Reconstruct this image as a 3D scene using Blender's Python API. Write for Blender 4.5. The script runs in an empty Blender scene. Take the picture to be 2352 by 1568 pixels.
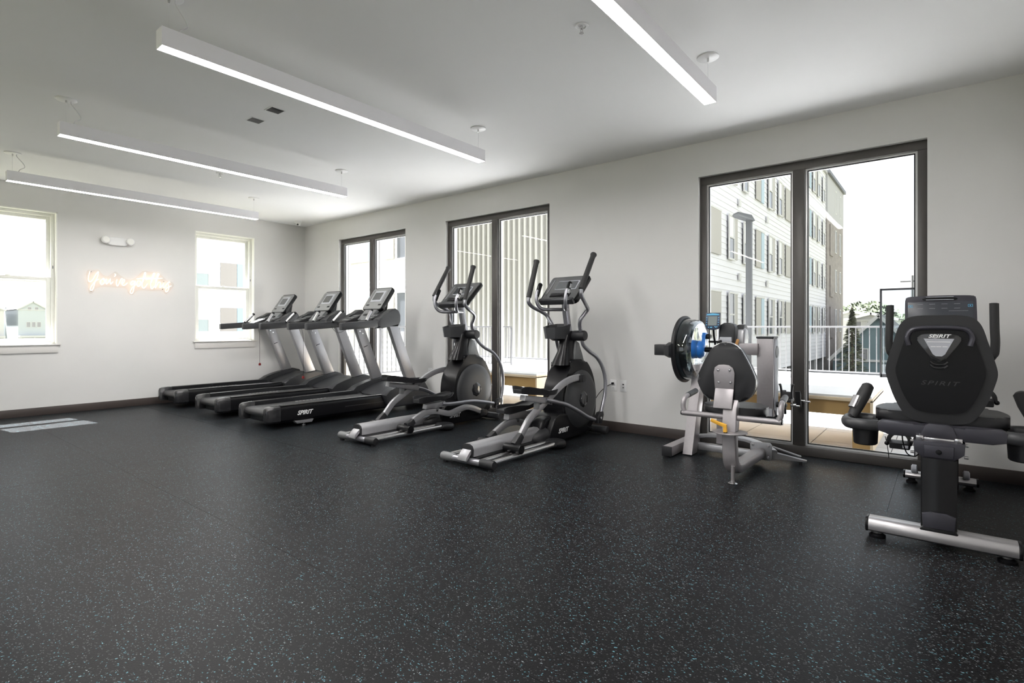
import bpy, bmesh, math, random
from mathutils import Vector, Matrix
random.seed(7)
PI = math.pi
C = bpy.context.scene.collection
SC = bpy.context.scene

# ------------------------------------------------------------------ camera
cam_d = bpy.data.cameras.new('camera')
cam = bpy.data.objects.new('camera', cam_d); C.objects.link(cam)
cam.location = (0, 0, 1.06)
cam.rotation_euler = (PI / 2, 0, -math.atan2(.7809, .6247))
cam_d.sensor_fit = 'HORIZONTAL'; cam_d.sensor_width = 36
cam_d.lens = 36 * 1236.5 / 2352
cam_d.shift_x = 0
cam_d.shift_y = -34 / 2352
cam_d.clip_start = .02; cam_d.clip_end = 600
SC.camera = cam
# ------------------------------------------------------------------ world: bright hazy sky with thin cloud
W = bpy.data.worlds.new('sky'); SC.world = W; W.use_nodes = True
wn = W.node_tree.nodes; wl = W.node_tree.links; wn.clear()
wo = wn.new('ShaderNodeOutputWorld'); wb = wn.new('ShaderNodeBackground')
tc = wn.new('ShaderNodeTexCoord'); mp = wn.new('ShaderNodeMapping'); mp.inputs['Scale'].default_value = (1, 1, 3.5)
nz = wn.new('ShaderNodeTexNoise'); nz.inputs['Scale'].default_value = 1.6; nz.inputs['Detail'].default_value = 6
cr = wn.new('ShaderNodeValToRGB')
cr.color_ramp.elements[0].position = .38; cr.color_ramp.elements[0].color = (.80, .86, .94, 1)
cr.color_ramp.elements[1].position = .62; cr.color_ramp.elements[1].color = (1, 1, 1, 1)
wl.new(tc.outputs['Generated'], mp.inputs['Vector']); wl.new(mp.outputs['Vector'], nz.inputs['Vector'])
wl.new(nz.outputs['Fac'], cr.inputs['Fac']); wl.new(cr.outputs['Color'], wb.inputs['Color'])
wb.inputs['Strength'].default_value = 1.0
wl.new(wb.outputs['Background'], wo.inputs['Surface'])
# ------------------------------------------------------------------ sun (through the neon-wall windows, high)
sd = bpy.data.lights.new('sun', 'SUN'); sd.energy = 34; sd.angle = math.radians(.55); sd.color = (1, .98, .95)
so = bpy.data.objects.new('sun', sd); C.objects.link(so)
so.rotation_euler = Vector((.085, -.575, -1)).to_track_quat('-Z', 'Y').to_euler()
so.location = (0, 30, 40)
LAMP = 50.0
# ------------------------------------------------------------------ exposure
SC.view_settings.view_transform = 'Standard'
SC.view_settings.look = 'None'
SC.view_settings.exposure = 0.74
SC.view_settings.gamma = 1.0
SC.view_settings.use_curve_mapping = False
SC.cycles.max_bounces = 10; SC.cycles.diffuse_bounces = 6; SC.cycles.glossy_bounces = 5
SC.cycles.transmission_bounces = 8; SC.cycles.transparent_max_bounces = 16
SC.cycles.sample_clamp_indirect = 6; SC.cycles.use_denoising = True

# ------------------------------------------------------------------ materials
MATS = {}
def mat(name, col, rough=.5, metal=0., spec=.5, noise=0., nscale=30., bump=0., bscale=80., emit=0., coat=0.):
    if name in MATS: return MATS[name]
    m = bpy.data.materials.new(name); m.use_nodes = True
    n = m.node_tree.nodes; l = m.node_tree.links; b = n['Principled BSDF']
    b.inputs['Base Color'].default_value = (*col, 1); b.inputs['Roughness'].default_value = rough
    b.inputs['Metallic'].default_value = metal; b.inputs['Specular IOR Level'].default_value = spec
    if coat: b.inputs['Coat Weight'].default_value = coat; b.inputs['Coat Roughness'].default_value = .12
    if emit:
        b.inputs['Emission Color'].default_value = (*col, 1); b.inputs['Emission Strength'].default_value = emit
    t = n.new('ShaderNodeTexCoord')
    if noise:
        z = n.new('ShaderNodeTexNoise'); z.inputs['Scale'].default_value = nscale; z.inputs['Detail'].default_value = 4
        l.new(t.outputs['Object'], z.inputs['Vector'])
        r = n.new('ShaderNodeMapRange'); r.inputs['From Min'].default_value = .3; r.inputs['From Max'].default_value = .7
        r.inputs['To Min'].default_value = 1 - noise; r.inputs['To Max'].default_value = 1 + noise
        l.new(z.outputs['Fac'], r.inputs['Value'])
        v = n.new('ShaderNodeVectorMath'); v.operation = 'SCALE'; v.inputs[0].default_value = col
        l.new(r.outputs['Result'], v.inputs['Scale']); l.new(v.outputs['Vector'], b.inputs['Base Color'])
    if bump:
        z2 = n.new('ShaderNodeTexNoise'); z2.inputs['Scale'].default_value = bscale; z2.inputs['Detail'].default_value = 3
        l.new(t.outputs['Object'], z2.inputs['Vector'])
        bp = n.new('ShaderNodeBump'); bp.inputs['Strength'].default_value = bump; bp.inputs['Distance'].default_value = .002
        l.new(z2.outputs['Fac'], bp.inputs['Height']); l.new(bp.outputs['Normal'], b.inputs['Normal'])
    MATS[name] = m
    return m

wallm = mat('painted_wall', (.73, .722, .71), .72, noise=.012, nscale=3, bump=.06, bscale=220)
ceilm = mat('painted_ceiling', (.86, .86, .86), .85, noise=.01, nscale=2, bump=.04, bscale=200)
basem = mat('vinyl_baseboard', (.060, .048, .044), .42, bump=.03)
bronze = mat('bronze_aluminium', (.085, .078, .074), .42, metal=.35, noise=.04, nscale=12)
beadm = mat('sunlit_aluminium_bead', (.62, .62, .62), .35, metal=.4)  # pale colour paints the sunlit frame edge into the bead
vinyl = mat('white_vinyl', (.84, .84, .80), .38, noise=.01)
trimw = mat('painted_sill', (.72, .70, .68), .5)
whitem = mat('white_enamel', (.80, .80, .80), .4)
lampm = mat('white_lamp_housing', (.90, .89, .93), .45)
black = mat('black_plastic', (.006, .006, .007), .28, spec=.25, noise=.08, nscale=40, bump=.05, bscale=300)
blackm = mat('matte_black_plastic', (.012, .012, .014), .5, noise=.08, nscale=40, bump=.08, bscale=300)
gloss = mat('gloss_black_plastic', (.020, .020, .022), .20, coat=.5)
rubber = mat('grip_rubber', (.022, .022, .023), .62, bump=.25, bscale=350)
char = mat('charcoal_plastic', (.034, .035, .038), .42, noise=.05, nscale=30, bump=.06, bscale=280)
graym = mat('grey_plastic', (.16, .165, .17), .4, noise=.04)
silver = mat('silver_paint', (.37, .37, .385), .36, metal=.55, noise=.03, nscale=60)
tube_m = mat('metallic_tube', (.34, .34, .37), .28, metal=.75, noise=.03, nscale=60)
chrome = mat('brushed_steel', (.62, .61, .62), .22, metal=.95)
taupe = mat('taupe_metallic', (.33, .31, .32), .38, metal=.45, noise=.03, nscale=50)
violet = mat('violet_grey_paint', (.050, .049, .061), .36, metal=.3, noise=.04, nscale=30)
beltm = mat('treadmill_belt', (.050, .050, .052), .42, noise=.15, nscale=160, bump=.3, bscale=400)
vinylseat = mat('black_vinyl_upholstery', (.013, .013, .015), .45, noise=.05, bump=.12, bscale=260)
screenm = mat('dark_screen', (.05, .055, .06), .12, coat=.6)
facem = mat('console_face', (.22, .225, .225), .28, coat=.3, noise=.04, nscale=20)
lightface = mat('pale_console_graphics', (.42, .43, .47), .3)
lcd = mat('grey_lcd', (.20, .23, .23), .2)
blue = mat('blue_plastic', (.03, .22, .72), .3, coat=.3)
skyb = mat('light_blue_print', (.12, .48, .75), .35)
bluepr = mat('blue_key_print', (.08, .24, .50), .4)
yellow = mat('yellow_plastic', (.85, .45, .05), .4)
redm = mat('red_plastic', (.22, .015, .015), .4)
paper = mat('white_print', (.82, .82, .82), .5)
cordm = mat('pale_cable', (.68, .68, .70), .4)
deckm = mat('concrete_pavers', (.50, .505, .52), .8, noise=.05, nscale=4, bump=.1, bscale=40)
tanm = mat('tan_panel', (.46, .29, .11), .6, noise=.03, nscale=6)
tanl = mat('pale_tan_edge', (.74, .60, .42), .6)
sidingm = mat('white_siding', (.70, .70, .74), .7, noise=.02, nscale=2)
beige = mat('beige_panel', (.42, .405, .385), .7)
paleb = mat('pale_blue_panel', (.42, .53, .62), .7)
brickm = mat('brown_brick', (.27, .245, .235), .85, noise=.18, nscale=3, bump=.3, bscale=10)
greyp = mat('grey_panel', (.42, .42, .43), .8)
corr = mat('corrugated_metal', (.27, .268, .25), .55, metal=.1, noise=.03)
roofm = mat('grey_shingle_roof', (.16, .16, .165), .9, noise=.1, nscale=3)
winm = mat('window_glass_dark', (.13, .14, .16), .12, coat=.5)
blindm = mat('white_blind', (.72, .73, .74), .7)
leafm = mat('green_leaves', (.075, .095, .055), .7, noise=.4, nscale=.8)
sprucem = mat('spruce_needles', (.17, .185, .11), .8, noise=.5, nscale=2)
barkm = mat('bark', (.12, .09, .07), .9)
lawnm = mat('lawn', (.10, .10, .06), .9, noise=.25, nscale=.4)
tealm = mat('teal_siding', (.15, .215, .24), .7)
blueh = mat('pale_blue_clapboard', (.50, .54, .57), .8)
whiteh = mat('white_clapboard', (.60, .60, .60), .8)
railm = mat('light_grey_rail', (.13, .13, .135), .45, metal=.2)
polem = mat('grey_pole', (.11, .115, .12), .45, metal=.3)

def glass_mat(name, tint, trans, ior=1.45, rough=0.0):
    m = bpy.data.materials.new(name); m.use_nodes = True
    n = m.node_tree.nodes; l = m.node_tree.links; n.clear()
    o = n.new('ShaderNodeOutputMaterial'); t = n.new('ShaderNodeBsdfTransparent'); g = n.new('ShaderNodeBsdfGlossy')
    t.inputs['Color'].default_value = (*tint, 1); g.inputs['Roughness'].default_value = rough
    f = n.new('ShaderNodeFresnel'); f.inputs['IOR'].default_value = ior
    x = n.new('ShaderNodeMixShader')
    mu = n.new('ShaderNodeMath'); mu.operation = 'MULTIPLY'; mu.inputs[1].default_value = trans
    ge = n.new('ShaderNodeNewGeometry'); sb_ = n.new('ShaderNodeMath'); sb_.operation = 'SUBTRACT'; sb_.inputs[0].default_value = 1
    m2 = n.new('ShaderNodeMath'); m2.operation = 'MULTIPLY'; m2.use_clamp = True
    l.new(ge.outputs['Backfacing'], sb_.inputs[1]); l.new(sb_.outputs['Value'], m2.inputs[1]); l.new(mu.outputs['Value'], m2.inputs[0])
    l.new(f.outputs['Fac'], mu.inputs[0]); l.new(m2.outputs['Value'], x.inputs['Fac'])
    l.new(t.outputs['BSDF'], x.inputs[1]); l.new(g.outputs['BSDF'], x.inputs[2]); l.new(x.outputs['Shader'], o.inputs['Surface'])
    return m
paneg = glass_mat('window_pane', (.97, .98, .98), .35)
shellg = glass_mat('clear_tank_shell', (.80, .83, .84), 2.2, 1.5, .03)
acryl = glass_mat('clear_acrylic', (.97, .96, .95), .6)
waterm = glass_mat('water', (.62, .68, .72), 1.5, 1.33, .05)

def emit_mat(name, col, s):
    m = bpy.data.materials.new(name); m.use_nodes = True
    n = m.node_tree.nodes; l = m.node_tree.links; n.clear()
    o = n.new('ShaderNodeOutputMaterial'); e = n.new('ShaderNodeEmission')
    e.inputs['Color'].default_value = (*col, 1); e.inputs['Strength'].default_value = s
    l.new(e.outputs['Emission'], o.inputs['Surface']); return m
diffm = emit_mat('lamp_diffuser', (1, .975, .955), LAMP)
neonm = emit_mat('neon_tube', (1, .72, .52), 3.0)

def floor_mat():
    m = bpy.data.materials.new('speckled_rubber'); m.use_nodes = True
    n = m.node_tree.nodes; l = m.node_tree.links; b = n['Principled BSDF']
    g = n.new('ShaderNodeNewGeometry')
    def specks(scale, thr, keep, off):
        mpn = n.new('ShaderNodeMapping'); mpn.inputs['Location'].default_value = off; mpn.inputs['Scale'].default_value = (1, .62, 1)
        mpn.inputs['Rotation'].default_value = (0, 0, off[0])
        nz_ = n.new('ShaderNodeTexNoise'); nz_.inputs['Scale'].default_value = 55
        va = n.new('ShaderNodeVectorMath'); va.operation = 'SCALE'; va.inputs['Scale'].default_value = .02
        vb = n.new('ShaderNodeVectorMath'); vb.operation = 'ADD'
        l.new(g.outputs['Position'], nz_.inputs['Vector']); l.new(nz_.outputs['Color'], va.inputs[0])
        l.new(va.outputs['Vector'], vb.inputs[0]); l.new(g.outputs['Position'], vb.inputs[1])
        v = n.new('ShaderNodeTexVoronoi'); v.inputs['Scale'].default_value = scale; v.feature = 'F1'
        v.voronoi_dimensions = '2D'
        l.new(vb.outputs['Vector'], mpn.inputs['Vector']); l.new(mpn.outputs['Vector'], v.inputs['Vector'])
        lt = n.new('ShaderNodeMath'); lt.operation = 'LESS_THAN'; lt.inputs[1].default_value = thr
        l.new(v.outputs['Distance'], lt.inputs[0])
        sp = n.new('ShaderNodeSeparateColor'); l.new(v.outputs['Color'], sp.inputs['Color'])
        k = n.new('ShaderNodeMath'); k.operation = 'LESS_THAN'; k.inputs[1].default_value = keep
        l.new(sp.outputs[0], k.inputs[0])
        mu = n.new('ShaderNodeMath'); mu.operation = 'MULTIPLY'
        l.new(lt.outputs[0], mu.inputs[0]); l.new(k.outputs[0], mu.inputs[1])
        return mu.outputs[0], sp.outputs[1]
    big = n.new('ShaderNodeTexNoise'); big.inputs['Scale'].default_value = 1.3; big.inputs['Detail'].default_value = 6
    l.new(g.outputs['Position'], big.inputs['Vector'])
    fine = n.new('ShaderNodeTexNoise'); fine.inputs['Scale'].default_value = 180; fine.inputs['Detail'].default_value = 2
    l.new(g.outputs['Position'], fine.inputs['Vector'])
    base = n.new('ShaderNodeValToRGB')
    base.color_ramp.elements[0].position = .25; base.color_ramp.elements[0].color = (.006, .006, .007, 1)
    base.color_ramp.elements[1].position = .75; base.color_ramp.elements[1].color = (.015, .015, .0165, 1)
    l.new(fine.outputs['Fac'], base.inputs['Fac'])
    cur = base.outputs['Color']
    for scale, thr, keep, off, c1, c2 in ((210, .34, .16, (1.1, 5, 0), (.050, .052, .055), (.105, .112, .12)),
                                          (170, .30, .075, (2.3, 1, 0), (.04, .12, .15), (.14, .30, .36)),
                                          (150, .22, .016, (.4, 9, 0), (.22, .25, .27), (.38, .46, .48))):
        f, r = specks(scale, thr, keep, off)
        mc = n.new('ShaderNodeMix'); mc.data_type = 'RGBA'; mc.inputs['A'].default_value = (*c1, 1); mc.inputs['B'].default_value = (*c2, 1)
        l.new(r, mc.inputs['Factor'])
        mx = n.new('ShaderNodeMix'); mx.data_type = 'RGBA'
        l.new(f, mx.inputs['Factor']); l.new(cur, mx.inputs['A']); l.new(mc.outputs['Result'], mx.inputs['B'])
        cur = mx.outputs['Result']
    l.new(cur, b.inputs['Base Color'])
    rr = n.new('ShaderNodeMapRange'); rr.inputs['To Min'].default_value = .33; rr.inputs['To Max'].default_value = .37
    l.new(big.outputs['Fac'], rr.inputs['Value']); l.new(rr.outputs['Result'], b.inputs['Roughness'])
    b.inputs['Specular IOR Level'].default_value = .07
    bp = n.new('ShaderNodeBump'); bp.inputs['Strength'].default_value = .25; bp.inputs['Distance'].default_value = .002
    l.new(fine.outputs['Fac'], bp.inputs['Height']); l.new(bp.outputs['Normal'], b.inputs['Normal'])
    return m
floorm = floor_mat()

# ------------------------------------------------------------------ mesh helpers
def spl(pts, n=6):
    """Catmull-Rom through pts"""
    P = [Vector(p) for p in pts]
    if len(P) < 3: return P
    Q = [P[0] * 2 - P[1]] + P + [P[-1] * 2 - P[-2]]
    out = []
    for i in range(1, len(Q) - 2):
        a, b, c, d = Q[i - 1:i + 3]
        for k in range(n):
            t = k / n
            out.append(.5 * ((2 * b) + (c - a) * t + (2 * a - 5 * b + 4 * c - d) * t * t + (3 * b - a - 3 * c + d) * t ** 3))
    out.append(P[-1])
    return out

class M:
    def __init__(s): s.b = bmesh.new()
    def _bev(s, edges, w, seg):
        if w > 0:
            bmesh.ops.bevel(s.b, geom=list(edges), offset=w, segments=seg, affect='EDGES', profile=.5, clamp_overlap=True)
    def box(s, c, d, rot=None, bev=0., seg=2):
        vs = []
        for x in (-.5, .5):
            for y in (-.5, .5):
                for z in (-.5, .5):
                    v = Vector((x * d[0], y * d[1], z * d[2]))
                    if rot is not None: v = rot @ v
                    vs.append(s.b.verts.new(v + Vector(c)))
        F = [(0, 1, 3, 2), (4, 6, 7, 5), (0, 4, 5, 1), (2, 3, 7, 6), (0, 2, 6, 4), (1, 5, 7, 3)]
        fs = [s.b.faces.new([vs[i] for i in f]) for f in F]
        s._bev({e for f in fs for e in f.edges}, bev, seg)
        return s
    def b2(s, lo, hi, bev=0., seg=2):
        return s.box([(a + b) / 2 for a, b in zip(lo, hi)], [abs(b - a) for a, b in zip(lo, hi)], None, bev, seg)
    def prism(s, poly, ax, a, b, bev=0., seg=2):
        """poly in the two other axes, extruded along ax from a to b"""
        def mk(p, t):
            return {'y': (p[0], t, p[1]), 'x': (t, p[0], p[1]), 'z': (p[0], p[1], t)}[ax]
        A = [s.b.verts.new(mk(p, a)) for p in poly]; B = [s.b.verts.new(mk(p, b)) for p in poly]
        n = len(poly)
        f1 = s.b.faces.new(A); f2 = s.b.faces.new(B[::-1])
        for i in range(n): s.b.faces.new([A[i], B[i], B[(i + 1) % n], A[(i + 1) % n]][::-1])
        s._bev(set(f1.edges) | set(f2.edges), bev, seg)
        return s
    def loft(s, rings, cap=True, closed=False):
        R = [[s.b.verts.new(p) for p in r] for r in rings]
        n = len(R[0])
        rng = range(len(R)) if closed else range(len(R) - 1)
        for i in rng:
            A, B = R[i], R[(i + 1) % len(R)]
            for k in range(n): s.b.faces.new([A[k], A[(k + 1) % n], B[(k + 1) % n], B[k]])
        if cap and not closed:
            s.b.faces.new(R[0][::-1]); s.b.faces.new(R[-1])
        return s
    def tube(s, path, r, seg=12, ry=None, up=(0, 0, 1), closed=False, square=False):
        P = [Vector(p) for p in path]; n = len(P)
        rr = r if isinstance(r, (list, tuple)) else [r] * n
        if len(rr) != n: rr = [rr[0] + (rr[-1] - rr[0]) * i / (n - 1) for i in range(n)]
        up = Vector(up); rings = []
        prevN = None
        for i in range(n):
            if closed: T = P[(i + 1) % n] - P[i - 1]
            else: T = P[min(i + 1, n - 1)] - P[max(i - 1, 0)]
            T.normalize()
            if prevN is None:
                u = up if abs(T.dot(up)) < .95 else Vector((1, 0, 0)) if abs(T.x) < .9 else Vector((0, 1, 0))
                N = (u - T * u.dot(T)).normalized()
            else:
                N = (prevN - T * prevN.dot(T)).normalized()
            prevN = N; Bn = T.cross(N)
            a = rr[i]; bq = (ry * rr[i] / rr[0]) if ry else a
            if square:
                k = .86; q = .5
                loc = [(1, q), (k, k), (q, 1), (-q, 1), (-k, k), (-1, q), (-1, -q), (-k, -k), (-q, -1), (q, -1), (k, -k), (1, -q)]
                rings.append([P[i] + N * (x * a) + Bn * (y * bq) for x, y in loc])
            else:
                rings.append([P[i] + N * (math.cos(2 * PI * k / seg) * a) + Bn * (math.sin(2 * PI * k / seg) * bq) for k in range(seg)])
        s.loft(rings, closed=closed)
        return s
    def lathe(s, prof, c, ax='z', seg=24):
        """prof: (radius, height along ax)"""
        c = Vector(c); rings = []
        for r, h in prof:
            ring = []
            for k in range(seg):
                a = 2 * PI * k / seg; u, v = math.cos(a) * r, math.sin(a) * r
                ring.append(c + Vector({'z': (u, v, h), 'y': (u, h, v), 'x': (h, u, v)}[ax]))
            rings.append(ring)
        s.loft(rings); return s
    def cyl(s, c, r, h, ax='z', seg=20, bev=0.):
        return s.lathe([(r - bev, -h / 2), (r, -h / 2 + bev), (r, h / 2 - bev), (r - bev, h / 2)] if bev else [(r, -h / 2), (r, h / 2)], c, ax, seg)
    def ball(s, c, r, seg=14, sq=(1, 1, 1)):
        n = 8
        rings = []
        for i in range(n + 1):
            t = PI * i / n; rad = max(math.sin(t), .02)
            rings.append([Vector(c) + Vector((math.cos(2 * PI * k / seg) * rad * r * sq[0], math.sin(2 * PI * k / seg) * rad * r * sq[1], -math.cos(t) * r * sq[2])) for k in range(seg)])
        s.loft(rings); return s
    def blob(s, st, ax='x', n=20, e=2.6):
        """st: (pos, centre_a, centre_b, half_a, half_b) superellipse sections along ax"""
        rings = []
        for p, ca, cb, ha, hb in st:
            ring = []
            for k in range(n):
                a = 2 * PI * k / n; cs, sn = math.cos(a), math.sin(a)
                u = ca + ha * math.copysign(abs(cs) ** (2 / e), cs); v = cb + hb * math.copysign(abs(sn) ** (2 / e), sn)
                ring.append({'x': (p, u, v), 'y': (u, p, v), 'z': (u, v, p)}[ax])
            rings.append(ring)
        s.loft(rings); return s

def obj(name, m, material, parent=None, smooth=True, mw=None, label=None):
    bm = m.b
    if mw is not None: bmesh.ops.transform(bm, matrix=mw, verts=bm.verts)
    bmesh.ops.recalc_face_normals(bm, faces=bm.faces)
    me = bpy.data.meshes.new(name); bm.to_mesh(me); bm.free()
    me.materials.append(material)
    if smooth:
        me.polygons.foreach_set('use_smooth', [True] * len(me.polygons))
        me.set_sharp_from_angle(angle=math.radians(38))
    o = bpy.data.objects.new(name, me); C.objects.link(o)
    if parent is not None: o.parent = parent
    if label: o['label'] = label
    return o

def thing(name, label, cat, loc=(0, 0, 0), group=None):
    o = bpy.data.objects.new(name, None); C.objects.link(o); o.location = loc; o.empty_display_size = .1
    o['label'] = label; o['category'] = cat
    if group: o['group'] = group
    return o
def tag(o, label, cat, group=None):
    o['label'] = label; o['category'] = cat
    if group: o['group'] = group
    return o
def struct(o): o['kind'] = 'structure'; return o
def dup(root, loc=None, label=None, name=None):
    def cp(o, par):
        c = o.copy(); C.objects.link(c)
        if par is not None: c.parent = par; c.matrix_parent_inverse = o.matrix_parent_inverse.copy()
        for ch in o.children: cp(ch, c)
        return c
    r = cp(root, None)
    if loc is not None: r.location = loc
    if label: r['label'] = label
    return r

FONT = None
def text(name, s, size, material, parent, mw, depth=.0015, shear=.35, offset=.012, spacing=1.0, sx=1.0):
    cu = bpy.data.curves.new(name, 'FONT'); cu.body = s; cu.size = size; cu.shear = shear
    cu.extrude = depth; cu.offset = offset * size; cu.space_character = spacing
    cu.align_x = 'CENTER'; cu.align_y = 'CENTER'; cu.resolution_u = 3
    o = bpy.data.objects.new(name, cu); C.objects.link(o)
    bpy.context.view_layer.update()
    me = bpy.data.meshes.new_from_object(o.evaluated_get(bpy.context.evaluated_depsgraph_get()))
    bpy.data.objects.remove(o)
    me.transform(mw @ Matrix.Diagonal((sx, 1, 1, 1))); me.materials.clear(); me.materials.append(material)
    q = bpy.data.objects.new(name, me); C.objects.link(q)
    if parent is not None: q.parent = parent
    return q
def frame(right, up, at):
    r = Vector(right).normalized(); u = Vector(up).normalized(); n = r.cross(u)
    return Matrix.Translation(at) @ Matrix((r, u, n)).transposed().to_4x4()

# ================================================================== STRUCTURE
XR, YL, ZC = 4.94, 8.45, 2.75          # right wall, left wall, ceiling
XB, YN = -3.4, -.46                    # back wall, near wall
T = .22
fl = bpy.data.objects.new('floor', None); C.objects.link(fl); struct(fl)
obj('subfloor', M().b2((XB - T, YN - T, -.25), (XR + T, YL + T, -.006)), basem, fl, False)
edges_x = [XB]
x = 2.53 - 1.22 * 4
while x < XR - .05: edges_x.append(x); x += 1.22
edges_x.append(XR)
random.seed(3)
for i in range(len(edges_x) - 1):
    a, b = edges_x[i] + .0008, edges_x[i + 1] - .0008
    cuts = [YN, (.25 if abs(edges_x[i] - 3.75) < .05 else random.uniform(3, 6)), YL]
    for j in range(2):
        obj('rubber_sheet', M().b2((a, cuts[j] + .0008, -.006), (b, cuts[j + 1] - .0008, 0)), floorm, fl, False)
cl = struct(obj('ceiling', M().b2((XB - T, YN - T, ZC), (XR + T, YL + T, ZC + .25)), ceilm, None, False))
m = M(); B1 = (.5, 3.3); B2 = (4.6, 7.4); ys = [YN - T, B1[0], B1[1], B2[0], B2[1], YL + T]  # openings added in the unseen back wall to let in daylight
for i in range(0, 6, 2): m.b2((XB - T, ys[i], -.006), (XB, ys[i + 1], ZC))
for d in (B1, B2): m.b2((XB - T, d[0], 2.435), (XB, d[1], ZC))
struct(obj('wall_back', m, wallm, None, False))
struct(obj('wall_near', M().b2((XB, YN - T, -.006), (XR + T, YN, ZC)), wallm, None, False))
# wall_right with three door openings
D3 = (.087, 1.756); D2 = (3.418, 5.064); D1 = (5.859, 7.464); DT = 2.435
m = M(); ys = [YN, D3[0], D3[1], D2[0], D2[1], D1[0], D1[1], YL + T]
for i in range(0, 8, 2): m.b2((XR, ys[i], -.006), (XR + T, ys[i + 1], ZC))
for d in (D1, D2, D3): m.b2((XR, d[0], DT), (XR + T, d[1], ZC))
struct(obj('wall_right', m, wallm, None, False))
# wall_left with two window openings
W0 = (-1.617, -.749); W1 = (.800, 1.668); W2 = (3.217, 4.084); WS, WT = .835, 2.455
m = M(); xs = [XB - T, W0[0], W0[1], W1[0], W1[1], W2[0], W2[1], XR]
for i in range(0, 8, 2): m.b2((xs[i], YL, -.006), (xs[i + 1], YL + T, ZC))
for w in (W0, W1, W2):
    m.b2((w[0], YL, WT), (w[1], YL + T, ZC)); m.b2((w[0], YL, -.006), (w[1], YL + T, WS))
struct(obj('wall_left', m, wallm, None, False))
# upper storeys of this building (roof mass that shades the terrace)
m = M().b2((XB - 6, YN - 9, ZC + .25), (XR + T, YL + T, 15.2))
struct(obj('trim_5', m, mat('dark_brick', (.16, .13, .12), .9), None, False))
# baseboards
BH, BT = .094, .013
m = M()
for a, b in ((YN, D3[0]), (D3[1], D2[0]), (D2[1], D1[0]), (D1[1], YL)): m.b2((XR - BT, a, 0), (XR, b, BH), .003)
struct(obj('baseboard_right', m, basem))
struct(obj('baseboard_left', M().b2((XB, YL - BT, 0), (XR - BT, YL, BH), .003), basem))
struct(obj('baseboard_near', M().b2((XB, YN, 0), (XR - BT, YN + BT, BH), .003), basem))

# ---- glazed doors
def patio_door(name, y0, y1, handle, xw=XR):
    e = bpy.data.objects.new(name, None); C.objects.link(e); e.location = (xw, (y0 + y1) / 2, 0); struct(e)
    if xw < 0: e.rotation_euler = (0, 0, PI)
    w = (y1 - y0) / 2; f = .058; xa, xb = .045, .15
    def part(n, mm, mt, lab=None): return obj(n, mm, mt, e, True, None, lab)
    part('head_frame', M().b2((xa, -w, DT - .07), (xb, w, DT), .004), bronze)
    part('threshold', M().b2((xa - .03, -w, 0), (xb, w, .075), .004), bronze)
    for s in (-1, 1): part('jamb', M().b2((xa, s * w, .075), (xb, s * (w - f), DT - .07), .004), bronze)
    mc = .012
    part('mullion', M().b2((xa - .01, mc - .045, .075), (xb, mc + .045, DT - .07), .004), bronze)
    for a, b in ((-w + f, mc - .045), (mc + .045, w - f)):
        bd = M(); t = .014
        bd.b2((xa + .02, a, .075), (xb - .02, b, .075 + t)); bd.b2((xa + .02, a, DT - .07 - t), (xb - .02, b, DT - .07))
        bd.b2((xa + .02, a, .075 + t), (xb - .02, a + t, DT - .07 - t)); bd.b2((xa + .02, b - t, .075 + t), (xb - .02, b, DT - .07 - t))
        part('glazing_bead', bd, beadm, 'aluminium glazing bead with a painted sunlit edge')
        g2 = M(); t2 = .008
        g2.b2((xa + .028, a + t, .089), (xa + .036, a + t + t2, DT - .084)); g2.b2((xa + .028, b - t - t2, .089), (xa + .036, b - t, DT - .084))
        g2.b2((xa + .028, a + t + t2, DT - .092), (xa + .036, b - t - t2, DT - .084)); g2.b2((xa + .028, a + t + t2, .089), (xa + .036, b - t - t2, .097))
        part('gasket', g2, black)
        part('pane', M().b2((xa + .05, a + t, .075 + t), (xa + .053, b - t, DT - .07 - t)), paneg)
    if handle:
        h = part('door_handle', M().prism([(-.004, .40), (-.004, .50), (-.05, .535), (-.058, .53), (-.040, .44), (-.03, .40)], 'y', mc - .028, mc + .010, .004), blackm, 'black pull handle')
        obj('latch', M().cyl((-.02, mc - .028, .455), .009, .06, 'y', 10).box((-.02, mc - .07, .450), (.018, .05, .014), None, .004), chrome, h)
    return e
patio_door('door_1', *D1, False); patio_door('door_2', *D2, False); patio_door('door_3', *D3, True)
patio_door('added_door_4', *B1, False, XB); patio_door('added_door_5', *B2, False, XB)  # unseen glazed doors added to brighten the room with sky light

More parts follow.
